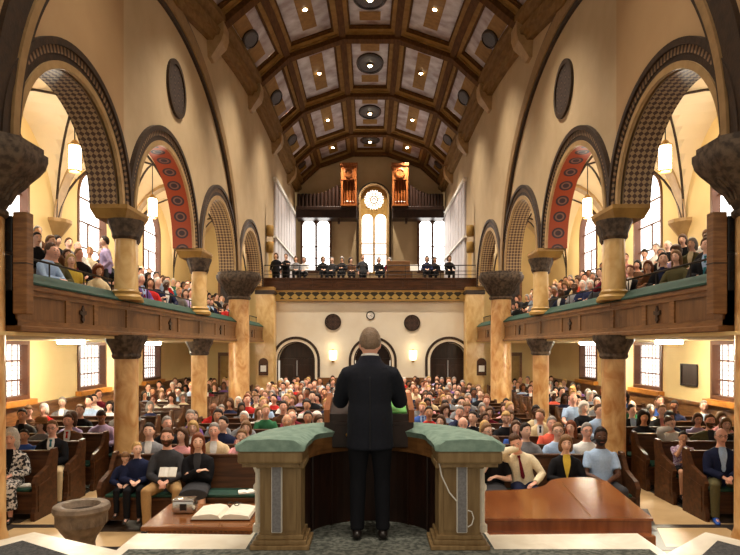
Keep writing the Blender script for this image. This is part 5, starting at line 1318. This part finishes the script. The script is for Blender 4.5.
def build_person(w):
    o = bpy.data.objects.new('person', body_mesh(w.p, w.lod)); COL.objects.link(o)
    o.location = (w.x, w.y, w.z); o.rotation_euler = (0, 0, w.rz); o.scale = (w.sc,)*3; o.color = lin(colv(w.skin, SKINS))
    tag(o, w.label, 'person', w.group)
    J = rig(w.p); hm = Matrix.Translation(J['hc']) @ J['hR'].to_4x4() @ Matrix.Scale(HS, 4)
    if w.hair: sub('hair', hair_mesh(w.hair), o, colv(w.hc, HAIRC), hm)
    tk = 'long' if w.top == 'dress' else w.top
    t = sub(TOPNAME[w.top], top_mesh(w.p, tk, w.lod), o, colv(w.tc, CLOTH))
    if w.pat: remat(t, PM[w.pat])
    if w.bot:
        b = sub({'longskirt': 'skirt'}.get(w.bot, w.bot), bot_mesh(w.p, w.bot, w.lod), o, colv(w.bc, CLOTH))
        if w.pat and w.top == 'dress': remat(b, PM[w.pat])
    if w.shirt: sub('shirt_front', strip_mesh(w.p, 'shirt_front'), o, colv(w.shirt, CLOTH))
    if w.tie: sub('tie', strip_mesh(w.p, 'tie'), o, colv(w.tie, CLOTH))
    if w.shoes:
        for i in (0, 1): sub('shoe', shoe_mesh(w.p, i), o, None)
    for e in w.ex: sub(e, extra_mesh(e), o, colv(w.hc, HAIRC) if e == 'beard' else (150, 110, 70), hm)
    return o
def parts_of(w):
    """(mesh, colour, matrix) of a person, for the far crowd mass"""
    J = rig(w.p); hm = Matrix.Translation(J['hc']) @ J['hR'].to_4x4() @ Matrix.Scale(HS, 4)
    out = [(body_mesh(w.p, 'far'), colv(w.skin, SKINS), Matrix())]
    if w.hair: out.append((hair_mesh(w.hair), colv(w.hc, HAIRC), hm))
    out.append((top_mesh(w.p, 'long' if w.top == 'dress' else w.top, 'far'), colv(w.tc, CLOTH), Matrix()))
    if w.shirt: out.append((strip_mesh(w.p, 'shirt_front'), colv(w.shirt, CLOTH), Matrix()))
    return out
def crowd(name, ws, label):
    vs, fs, cs, o = [], [], [], 0
    lo, ls = [], []
    for w in ws:
        Mw = Matrix.Translation((w.x, w.y, w.z)) @ Matrix.Rotation(w.rz, 4, 'Z') @ Matrix.Scale(w.sc, 4)
        for me, col, mx in parts_of(w):
            n = len(me.vertices); co = np.empty(n*3, 'f'); me.vertices.foreach_get('co', co); co = co.reshape(-1, 3)
            T = np.array(Mw @ mx); co = co @ T[:3, :3].T+T[:3, 3]
            li = np.empty(len(me.loops), 'i'); me.loops.foreach_get('vertex_index', li)
            lt = np.empty(len(me.polygons), 'i'); me.polygons.foreach_get('loop_total', lt)
            vs.append(co); lo.append(li+o); ls.append(lt); cs.append(np.tile(np.array(lin(col), 'f'), (n, 1))); o += n
    v, l, t, c = np.concatenate(vs), np.concatenate(lo), np.concatenate(ls), np.concatenate(cs)
    me = bpy.data.meshes.new(name); me.vertices.add(len(v)); me.vertices.foreach_set('co', v.ravel().astype('f'))
    me.loops.add(len(l)); me.loops.foreach_set('vertex_index', l.astype('i')); me.polygons.add(len(t))
    st = np.concatenate(([0], np.cumsum(t)[:-1])).astype('i'); me.polygons.foreach_set('loop_start', st); me.update(calc_edges=True)
    a = me.color_attributes.new('Col', 'FLOAT_COLOR', 'POINT'); a.data.foreach_set('color', c.ravel().astype('f')); me.shade_smooth()
    m, nt, b = _base('crowd_cloth_and_skin', .75, 0, .2); ca = nt.nodes.new('ShaderNodeVertexColor'); ca.layer_name = 'Col'; nt.links.new(ca.outputs['Color'], b.inputs['Base Color']); me.materials.append(m)
    ob = bpy.data.objects.new(name, me); COL.objects.link(ob); return tag(ob, label, 'crowd', None, 'stuff')
# ======================================================================= who sits where
FOLK = []
def at_px(px, Y): return (px-370)/F*Y
def seat(px, Y, **k):
    sc = k.get('sc', 1.0); z = .0 if sc > .9 else .465-.46*sc
    x = k.pop('x', None)
    if x is None: x = at_px(px, Y)
    k.setdefault('rz', -atan2(x, Y)*.5)
    FOLK.append(Who(x, Y, z+k.pop('dz', 0), lod=k.pop('lod', 'near'), **k))
C0, C1, C2, C3 = ROWC[:4]
G1 = None
# front pew, left of the pulpit
seat(126, C0, sc=.66, p='down', hc='light brown', top='jacket', tc='navy', bc='black', label='smallest boy in dark navy at the left end of the front pew')
seat(138, C0, sc=.8, p='lap_r', hc='blond', top='jacket', tc='navy', bc='black', shirt='navy', label='blond boy in navy suit beside the bearded man on the front pew')
seat(167, C0, p='lap_wide', hc='brown', top='long', tc='charcoal', bc='tan', sc=1.03, ex=('beard',), skin='pink', label='bearded man in charcoal shirt and tan trousers on the front pew')
seat(198, C0, p='crossed', hair='long', hc='auburn', top='jacket', tc='black', bot='skirt', bc='charcoal', shirt='charcoal', sc=.97, label='woman with long auburn hair, black jacket and grey skirt on the front pew')
# front pew, right of the pulpit
seat(493, C0, p='chin', hair='bob', hc='brown', top='short', tc='black', bot='skirt', bc='charcoal', sc=.95, label='woman in black top and skirt resting chin on hand behind the piano')
seat(524, C0, p='handface', hc='brown', top='long', tc='cream', bc='navy', tie='maroon', skin='pink', label='man in cream shirt and maroon tie leaning on his hand behind the piano')
seat(566, C0, p='lap', hair='bob', hc='light brown', top='long', tc='black', bot='skirt', bc='olive', shirt='yellow', pat=None, sc=.95, label='woman in black cardigan over yellow-green top on the front pew')
seat(601, C0, p='lap_wide', hc='dark', skin='dark', top='short', tc='pale blue', bc='charcoal', sc=1.04, ex=('beard',), label='dark-bearded man in pale blue shirt at the right end of the front pew')
# second pew
seat(149, C1, p='lap', hc='dark', top='jacket', tc='grey', shirt='white', label='dark-haired man in grey blazer and white shirt in the second pew')
seat(181, C1, p='lap_l', hair='long', hc='brown', top='short', tc='pink', sc=.94, label='smiling woman in pink top with brown fringe in the second pew')
seat(214, C1, p='lap', hc='grey', top='jacket', tc='beige', shirt='white', skin='pink', label='grey-haired man in beige blazer in the second pew')
seat(242, C1, p='chin', hair='short', hc='light brown', top='long', tc='pink', sc=.9, label='child in pink with chin on hand in the second pew beside the pulpit')
seat(527, C1, p='lap_r', hc='dark', top='long', tc='grey', label='dark-haired man in grey shirt in the second pew behind the cream-shirted man')
seat(558, C1, p='lap', hc='light brown', top='long', tc='pale blue', ex=('glasses',), label='person with glasses and pale blue shirt in the second pew')
seat(587, C1, p='armback', hc='grey', top='long', tc='white', ex=('glasses',), skin='pink', label='grey-haired man with glasses and white shirt stretching his arm in the second pew')
# third pew
seat(168, C2, p='lap_r', hc='grey', top='jacket', tc='black', shirt='white', skin='pink', label='grey-haired man in black suit and white shirt in the third pew')
seat(193, C2, p='lap', hair='bob', hc='blond', top='short', tc='navy', shirt='white', sc=.94, label='blond woman in navy and white in the third pew')
seat(222, C2, p='lap_l', hc='dark', top='jacket', tc='navy', shirt='navy', label='dark-haired man in navy jacket in the third pew behind the beige blazer')
seat(246, C2, p='lap', hair='bob', hc='light brown', top='short', tc='white', pat='mixed', sc=.94, label='woman in red and white printed top with arms folded in the third pew')
seat(486, C2, p='lap_r', hair='long', hc='blond', top='short', tc='white', sc=.9, label='fair-haired girl in white in the third pew beside the right cushion')
seat(516, C2, p='lap', hair='long', hc='brown', top='short', tc='blue', sc=.94, label='brown-haired woman in bright blue top in the third pew')
seat(552, C2, p='lap', hair='short', hc='grey', top='short', tc='coral', sc=1.0, skin='pink', label='grey-haired person in coral top in the third pew')
seat(570, C2, p='lap_l', hair='long', hc='auburn', top='long', tc='brown', sc=.94, label='auburn-haired woman in brown in the third pew beside the coral top')
seat(506, C3, p='book', hair='short', hc='blond', top='long', tc='black', label='fair-haired person in black looking down in the fourth pew')
seat(463, C2, p='book', hair='bald', hc='grey', skin='pink', top='long', tc='white', label='balding person in white bowed behind the right pulpit cushion')
seat(472, C3, p='lap_l', hc='dark', top='jacket', tc='black', shirt='black', label='man in black jacket behind the right pulpit cushion, fourth pew')
seat(308, C3, p='lap', hc='dark', top='short', tc='red', skin='tan', label='man in bright red shirt just above the left pulpit cushion')
seat(320, C3, p='lap_r', hair='bob', hc='brown', top='short', tc='white', sc=.94, label='woman in white top beside the red shirt above the left pulpit cushion')
seat(292, C3, p='lap', hair='bald', hc='white', ex=('glasses',), skin='pink', top='long', tc='pink', label='ruddy bald man with glasses above the left pulpit cushion')
seat(429, C3+.9, p='lap', hc='dark', top='short', tc='red', skin='tan', label='man in red shirt above the right pulpit cushion, fifth pew')
seat(440, C3, p='lap_l', hair='long', hc='brown', top='short', tc='charcoal', sc=.94, label='long-haired woman in charcoal above the right pulpit cushion')
# left aisle, near pews
S0 = ROWS
seat(0, S0[0], x=-5.42, p='lap', hair='curly', hc='white', top='long', tc='white', bot='longskirt', pat='pattern', sc=.97, skin='pink', label='white-haired woman in black and white print on the left aisle front pew')
FOLK[-1].top = 'dress'; FOLK[-1].shirt = 'black'
seat(24, S0[1], sc=.82, p='lap', hc='dark', skin='tan', top='short', tc='blue', label='boy in blue shirt behind the white-haired woman in the left aisle')
seat(52, S0[1], p='lap_wide', hc='light brown', skin='pink', top='jacket', tc='black', bc='beige', shirt='white', tie='teal', ex=('glasses',), label='man in black suit, teal tie and beige trousers in the left aisle second pew')
seat(68, S0[2], p='lap', hc='brown', skin='pink', top='jacket', tc='brown', shirt='white', tie='red', label='man in brown suit and red tie in the left aisle third pew')
seat(40, S0[2], p='lap_l', hair='bob', hc='brown', top='long', tc='grey', ex=('hat',), sc=.95, label='woman in broad-brimmed tan hat in the left aisle third pew')
seat(102, S0[3], p='down', hc='dark', skin='brown', top='long', tc='lilac', bc='black', label='man in lilac shirt looking down at the aisle end of the left aisle fourth pew')
seat(22, S0[3], p='lap', hc='dark', skin='tan', top='jacket', tc='charcoal', shirt='black', label='dark-haired man in charcoal in the left aisle fourth pew by the window')
seat(80, S0[4], p='lap', hair='short', hc='brown', top='long', tc='black', label='person in black behind the brown suit in the left aisle')
seat(62, S0[6], p='lap', hc='grey', top='jacket', tc='grey', shirt='white', label='man in grey suit and white shirt near the second left window')
seat(94, S0[7], p='armback', hc='dark', top='long', tc='white', label='person in white with arm stretched along the pew near the second left window')
# right aisle, near pews
seat(0, S0[0], x=5.3, p='lap_wide', hair='bald', hc='grey', skin='pink', top='jacket', tc='navy', bc='olive', shirt='pale blue', tie='pale blue', ex=('glasses',), label='balding man in navy jacket and pale blue tie on the right aisle front pew')
seat(682, S0[1], sc=.8, p='chin', hc='dark', skin='tan', top='short', tc='lilac', pat='plaid', bot='shorts', bc='black', label='boy in purple checked shirt and black shorts on the right aisle second pew')
seat(676, S0[2], p='handface', hair='short', hc='brown', top='long', tc='white', label='person in white with hand to face behind the boy in the right aisle')
seat(710, S0[2], p='armback', hc='brown', skin='pink', top='jacket', tc='olive', shirt='charcoal', ex=('beard',), label='bearded man in olive jacket stretching his arm along the right aisle pew')
seat(726, S0[2], p='lap', hair='bob', hc='light brown', top='long', tc='black', sc=.95, label='fair-haired woman in black beside the olive jacket at the right')
seat(644, S0[3], p='lap', hair='curly', hc='dark', skin='tan', top='dress', tc='black', bot='skirt', bc='black', sc=.97, label='woman in black dress at the aisle end of the right aisle fourth pew')
seat(633, S0[4], p='lap_r', hc='dark', top='jacket', tc='black', shirt='pale blue', label='man in black suit with pale blue shirt beside the second right column')
seat(662, S0[4], p='lap', hair='short', hc='light brown', top='jacket', tc='charcoal', shirt='pink', label='person in charcoal jacket and pink shirt in the right aisle fifth pew')
seat(704, S0[5], p='lap', hair='short', hc='grey', top='short', tc='pale blue', label='grey-haired person in pale blue shirt in the right aisle near the window wall')
seat(679, S0[7], p='lap', hair='bob', hc='blond', top='short', tc='white', sc=.95, label='fair woman in white bathed in daylight under the right aisle window')
seat(573, S0[6], p='knees', hair='bald', hc='grey', skin='pink', top='short', tc='pale blue', bc='grey', sc=1.08, label='big man in pale blue polo shirt at the aisle end beside the third right column')
seat(584, S0[5], p='crossed', hair='curly', hc='white', top='long', tc='black', sc=.97, label='white-haired woman in black in front of the big man in pale blue')
seat(600, S0[4], p='lap_r', hair='short', hc='brown', top='long', tc='pale blue', label='person in pale blue shirt half hidden by the second right column')
# ---- galleries, named figures
def gal(s, row, px, **k):
    x = s*GX[row]; Y = abs(x)*F/abs(px-370)
    if k.get('p', '').startswith('stand'): x = s*(GX[row]-.2)
    k.setdefault('rz', -s*radians(52)); k.setdefault('lod', 'near' if Y < 12 else 'mid')
    k['sc'] = k.get('sc', 1)*.92
    FOLK.append(Who(x, Y, H(GH[row])+(0 if k['p'] == 'stand' else .03), **k))
gal(-1, 0, 45, p='lean', hc='brown', skin='pink', top='long', tc='pale blue', rz=radians(75), label='man in pale blue shirt leaning over the near left gallery rail')
gal(-1, 0, 56, p='lap_r', hair='bald', hc='grey', skin='pink', top='long', tc='olive', label='balding man in olive beside the pale blue shirt in the left gallery')
gal(-1, 0, 71, p='lap', hair='long', hc='blond', top='short', tc='yellow', sc=.95, rz=radians(40), label='blond woman in yellow top behind the left gallery rail')
gal(-1, 2, 58, p='lap_r', hair='bob', hc='dark', top='long', tc='black', sc=.97, label='dark-haired woman in black high in the left gallery left of the arched window')
gal(-1, 2, 69, p='lap', hair='short', hc='brown', top='long', tc='grey', label='man in grey shirt high in the left gallery below the arched window')
gal(-1, 2, 78, p='lap', hair='bald', hc='grey', skin='pink', top='long', tc='white', label='bald man in white against the arched window in the left gallery')
gal(-1, 1, 95, p='stand', hc='dark', top='long', tc='lilac', bc='charcoal', rz=radians(-70), label='man in lilac shirt standing with his back turned in the left gallery')
gal(-1, 1, 104, p='down', hc='dark', top='long', tc='black', label='dark figure bending beside the standing lilac shirt in the left gallery')
gal(-1, 1, 37, p='lap', hc='dark', top='jacket', tc='black', shirt='black', label='man in black behind the wooden cabinet in the left gallery')
gal(1, 2, 685, p='lean', hair='bob', hc='brown', top='long', tc='black', sc=.97, label='brown-haired woman in black leaning forward high in the right gallery')
gal(1, 0, 676, p='lap', hair='long', hc='light brown', top='long', tc='olive', sc=.97, label='woman with long light brown hair and olive jacket behind the right gallery rail')
gal(1, 1, 692, p='lap', hair='bob', hc='grey', top='jacket', tc='olive', shirt='cream', sc=.97, label='grey-haired woman in olive jacket beside the right wooden cabinet')
gal(1, 0, 664, p='lap_r', hc='dark', top='jacket', tc='black', shirt='navy', label='dark-haired man in black jacket behind the near right gallery rail')
gal(1, 0, 648, p='crossed', hair='bob', hc='auburn', top='short', tc='brown', sc=.95, label='auburn-haired woman in brown behind the right gallery rail')
gal(1, 2, 656, p='lap', hair='short', hc='grey', top='long', tc='white', label='grey-haired person in white beside the arched window of the right gallery')
gal(1, 0, 727, p='lap', hc='brown', skin='pink', top='jacket', tc='black', shirt='black', label='man in black between cabinet and nearest column in the right gallery')
gal(-1, 1, 178, p='lap', hc='light brown', top='short', tc='teal', label='person in bright teal shirt in the far left gallery')
gal(-1, 1, 166, p='lap_r', hc='brown', top='short', tc='red', label='person in red shirt in the far left gallery')

# ---- everyone else
rng = random.Random(2024)
TOPS = [('black', 17), ('navy', 11), ('white', 13), ('grey', 8), ('charcoal', 7), ('pale blue', 10), ('red', 5), ('pink', 6), ('beige', 4), ('brown', 5), ('purple', 3), ('green', 2), ('maroon', 3), ('blue', 4), ('coral', 2), ('cream', 4), ('lilac', 2), ('teal', 1), ('yellow', 1)]
def pick(t):
    r = rng.random()*sum(w for _, w in t)
    for k, w in t:
        r -= w
        if r <= 0: return k
    return t[-1][0]
def rand_person(x, y, z, rz, where, group, lod='mid'):
    fem = rng.random() < .52
    skin = pick([('fair', 5), ('pink', 5), ('tan', 2), ('brown', 1), ('dark', .6)])
    hc = pick([('dark', 5), ('brown', 5), ('light brown', 3), ('blond', 2.4), ('grey', 3), ('white', 1.6), ('auburn', 1)])
    if skin in ('brown', 'dark') and hc in ('blond', 'light brown', 'auburn'): hc = 'dark'
    p = pick([('lap', 3), ('lap_l', 2), ('lap_r', 2), ('crossed', 1.2), ('crossed_l', 1), ('book', .8), ('knees', .8), ('chin', .6), ('lap_wide', 1)])
    if fem: hair = pick([('long', 4), ('bob', 4), ('bun', 1), ('curly', 1), ('short', 1)]); top = pick([('long', 4), ('short', 3), ('jacket', 1.5)])
    else: hair = pick([('short', 7), ('bald', 2 if hc in ('grey', 'white', 'brown') else 0)]); top = pick([('long', 4), ('jacket', 4), ('short', 2)])
    tc = pick(TOPS); bc = pick([('black', 4), ('charcoal', 3), ('navy', 3), ('tan', 2), ('brown', 1)])
    shirt = tie = None
    if top == 'jacket':
        if tc in ('white', 'pale blue', 'pink', 'red', 'coral', 'yellow', 'cream'): tc = pick([('black', 4), ('navy', 3), ('grey', 2), ('charcoal', 3), ('beige', 1)])
        shirt = pick([('white', 5), ('pale blue', 2), ('cream', 1), (tc, 2)])
        if not fem and rng.random() < .5: tie = pick([('maroon', 2), ('navy', 2), ('blue', 1), ('teal', 1)])
    sc = (.93 if fem else 1.0)+rng.uniform(-.03, .04)
    w = Who(x, y, z, rz+rng.uniform(-.18, .18), p, hair, hc, skin, top, tc, 'trousers' if not fem or rng.random() < .5 else 'skirt', bc, sc, tie if shirt else None, shirt, ('glasses',) if rng.random() < .12 else (), None, None, group, lod, False)
    hd = {'bald': 'bald head', 'bun': hc+' bun', 'long': 'long '+hc+' hair', 'bob': hc+' bob', 'curly': 'curly '+hc+' hair', 'short': 'short '+hc+' hair'}[hair]
    gm = tc+' '+{'jacket': 'jacket', 'short': 'short-sleeved top', 'long': 'top'}[top]
    w.note = (hd, gm, where)
    return w
def free(x, y, z, r=.42):
    for f in FOLK:
        if abs(f.z-z) < .3 and abs(f.y-y) < .45 and abs(f.x-x) < r*(.6+.4*f.sc): return False
    return True
NAMED = list(FOLK)
for i, y in enumerate(ROWC):
    x = -3.6+rng.uniform(0, .2)
    n = 0
    while x < 3.6:
        keep = rng.random() < (.95 if i > 0 else 0)
        if i == 0 and 0: keep = False
        if keep and not all(abs(f.x-x) > .44 or abs(f.y-y) > .4 for f in NAMED): keep = False
        if keep: n += 1; FOLK.append(rand_person(x, y, 0, -atan2(x, y)*.6, '%s central pew, %s seat from the left' % (ORD[i], ORD[min(n-1, 19)]), 'people in the central pews'))
        x += rng.uniform(.45, .55)
for s in (-1, 1):
    for i, y in enumerate(ROWS):
        x = 5.3+rng.uniform(0, .2); n = 0
        while x < 7.45:
            if rng.random() < .9 and all(abs(f.x-s*x) > .46 or abs(f.y-y) > .4 for f in NAMED) and i > 0:
                n += 1; FOLK.append(rand_person(s*x, y, 0, -atan2(s*x, y)*.8, '%s %s-aisle pew, %s from the nave' % (ORD[i], SIDE[s], ORD[n-1]), 'people in the side aisle pews'))
            x += rng.uniform(.46, .55)
    for r in range(3):
        y = 8.3+.2*r; n = 0
        while y < 25.2:
            if rng.random() < (.93 if y < 16 else .8) and all(abs(f.x-s*GX[r]) > .35 or abs(f.y-y) > .5 for f in NAMED if f.z > 2) and min(abs(y-p) for p in PIER) > (.45 if r == 0 else 0):
                n += 1; FOLK.append(rand_person(s*GX[r], y, H(GH[r]), -s*radians(50), '%s-gallery row %s, %s from the pulpit' % (SIDE[s], ('one', 'two', 'three')[r], ORD[min(n-1, 19)] if n <= 20 else 'twenty-'+ORD[n-21]), 'people in the side galleries')); FOLK[-1].sc *= .94
            y += rng.uniform(.5, .6)
# choir on the balcony
CH = [(276, 27.4, 'stand', 'black', 'standing at the left end'), (286, 27.6, 'stand_crossed', 'black', 'standing second from the left'), (296, 28.4, 'lap', 'grey', 'seated near the left'), (304, 28.6, 'lap', 'white', 'seated below the left twin window'), (323, 28.4, 'lap', 'black', 'seated below the left twin window, right side'),
      (332, 28.7, 'lap', 'charcoal', 'seated between the windows, left'), (342, 28.5, 'book', 'black', 'seated left of the centre window'), (351, 28.8, 'lap_r', 'brown', 'seated by the music stand'), (363, 27.9, 'stand', 'charcoal', 'standing below the centre window'), (379, 28.6, 'lap', 'black', 'seated below the right lancet'), (389, 28.8, 'lap_l', 'maroon', 'seated behind the organ console'),
      (427, 28.3, 'lap', 'navy', 'seated below the right twin window'), (435, 28.6, 'lap_r', 'black', 'seated below the right twin window, right side'), (449, 28.2, 'knees', 'black', 'seated near the right end')]
for px, Y, p, c, nm in CH:
    z = H(2.55)+(.0 if p.startswith('stand') else .42)
    FOLK.append(Who(at_px(px, Y), Y, z, rng.uniform(-.3, .3), p, rng.choice(['short', 'bob']), rng.choice(['dark', 'brown', 'grey']), 'fair', 'long', c, 'trousers', 'black', 1.0, None, None, (), None, 'musician in %s on the rear balcony, %s' % (c, nm), 'musicians on the balcony', 'mid', False))
# what the photograph's viewpoint can see of each
bpy.context.view_layer.update()
dg = bpy.context.evaluated_depsgraph_get(); dg.update()
eye = Vector((0, 0, E))
def seen(w):
    J = rig(w.p); c, s_ = cos(w.rz), sin(w.rz)
    k = 0
    for dx, dz in ((0, 0), (-.1, -.02), (.1, -.02), (0, .1), (-.18, -.32), (.18, -.32)):
        h = J['hc']*w.sc; t = Vector((w.x+h.x*c-h.y*s_+dx, w.y+h.x*s_+h.y*c, w.z+h.z+dz)); d = t-eye
        px = 370+F*t.x/t.y
        if px < -6 or px > 746: continue
        # the preacher and pulpit hide the middle
        if 343 < px < 400 and (347-F*(t.z-E)/t.y) > 352: continue
        if S.ray_cast(dg, eye, d.normalized(), distance=d.length-.02)[0]: continue
        k += 1
    return k
VIS = [(seen(w), w) for w in FOLK]
named = set(id(w) for w in NAMED)
vis = [w for k, w in VIS if k >= 1 or id(w) in named]
vis.sort(key=lambda w: (0 if w.label else 1, w.y))
LIMIT = 300
indiv, rest = vis[:LIMIT], vis[LIMIT:]
rest += [w for k, w in VIS if k == 0 and id(w) not in named and w.z < 1 and w.y > 9.3 and abs(F*w.x/w.y) < 45]
used = set()
for w in indiv:
    if not w.label:
        hd, gm, where = w.note; w.label = '%s, %s, %s' % (hd, gm, where)
        ws = ('person with '+w.label).split()
        if len(ws) <= 16: w.label = 'person with '+w.label
    if w.lod == 'mid' and w.y > 17 and w.z < 1: w.lod = 'mid'
    build_person(w)
if rest: crowd('seated_crowd', rest, 'dense crowd of small seated figures filling the farthest pews and galleries')
print('FOLK', len(FOLK), 'visible', len(vis), 'individual', len(indiv), 'crowd', len(rest))
# ======================================================================= the preacher
pw_ = Who(0.0, 5.02, PF, pi, 'preach', 'crop', (126, 104, 84), 'pink', 'jacket', (30, 32, 40), 'trousers', (24, 25, 30), 1.02, None, None, (), None, 'man in dark suit seen from behind, standing at the lectern in the pulpit', None, 'near')
pp = build_person(pw_)
J = rig('preach')
mb = MB(); n = 20; rings = []
for z, r in ((.48, .082), (.52, .074), (.548, .07), (.548, .064), (.5, .066)):
    rings.append([J['up']((r*cos(2*pi*j/n), .012+r*1.02*sin(2*pi*j/n), z-.012*sin(2*pi*j/n)*-1)) for j in range(n)])
mb.loft(rings, 0, False); c = mb.build('shirt_collar', M['paper'], None, 50, True); c.parent = pp
mb = MB(); rings = []
for z, r in ((.43, .17), (.455, .14), (.48, .108), (.505, .09), (.53, .08), (.526, .074), (.46, .08)):
    rings.append([J['up']((r*1.03*cos(2*pi*j/n), .014+min(r, .09+.2*(r-.09))*1.02*sin(2*pi*j/n), z+.012*sin(2*pi*j/n))) for j in range(n)])
mb.loft(rings, 0, False); c = mb.build('jacket_collar', PM['cloth'], None, 50, True); c.parent = pp; c.color = lin((34, 36, 46))
# centre seam and hem vent of the jacket back
mb = MB()
mb.tube([J['up']((0, y, z)) for z, y in ((.43, .118), (.36, .146), (.27, .15), (.16, .148), (.06, .152), (-.02, .156), (-.2, .158))], .0035, 5); c = mb.build('back_seam', M['black'], None, None, True); c.parent = pp

# small things in the front pews
def booklet(name, x, y, z, rx, rz, w_, h_, label, m='paper'):
    root = empty(name, (x, y, z), label, 'book', None, None, rz); root.rotation_euler = (rx, 0, rz)
    b = MB(); b.box(-w_, w_, -h_, h_, 0, .012); b.build('cover', M['pew' if m == 'dark' else 'white'], root, None, True)
    b = MB()
    for s_ in (-1, 1): b.prism([(0, .012), (s_*w_*.3, .026), (s_*w_*.97, .02), (s_*w_*.97, .012)], -h_*.96, h_*.96, 0, lambda a_, c_, t: (a_, t, c_))
    b.build('pages', M['paper'], root, None, True)
booklet('hymn_book', at_px(168, 8.33), 8.33, .8, 1.0, 0, .12, .07, 'white booklet held upright by the bearded man on the front pew')
booklet('hymn_book', at_px(247, 8.52), 8.55, .47, 0, .3, .13, .09, 'white open book lying on the green front pew cushion beside the pulpit')
booklet('hymn_book', -5.08, 8.95, .47, 0, .2, .11, .09, 'white papers lying on the green cushion beside the white-haired woman')
sh = mat('blue_shoe_leather', (30, 80, 170), rough=.4)
for o in list(COL.objects):
    if o.get('label', '').startswith('balding man in navy jacket and pale blue tie'):
        for ch in o.children:
            if ch.name.startswith('shoe'): remat(ch, sh); ch['label'] = 'bright blue shoe'
# ---- camera, sky, exposure ------------------------------------------------------------
cam = bpy.data.cameras.new('camera'); co = bpy.data.objects.new('camera', cam); COL.objects.link(co)
co.location = (0, 0, E); co.rotation_euler = (pi/2, 0, 0)
cam.sensor_width = 36; cam.sensor_fit = 'HORIZONTAL'; cam.lens = 36*F/740; cam.shift_y = (347-277.5)/740; cam.clip_start = .05
S.camera = co
w = bpy.data.worlds.new('world'); S.world = w; w.use_nodes = True
bg = w.node_tree.nodes['Background']; bg.inputs['Color'].default_value = (1.0, .86, .68, 1); bg.inputs['Strength'].default_value = .5
S.view_settings.view_transform = 'Standard'; S.view_settings.look = 'None'; S.view_settings.gamma = 1; S.view_settings.use_curve_mapping = False
S.view_settings.exposure = 0.5
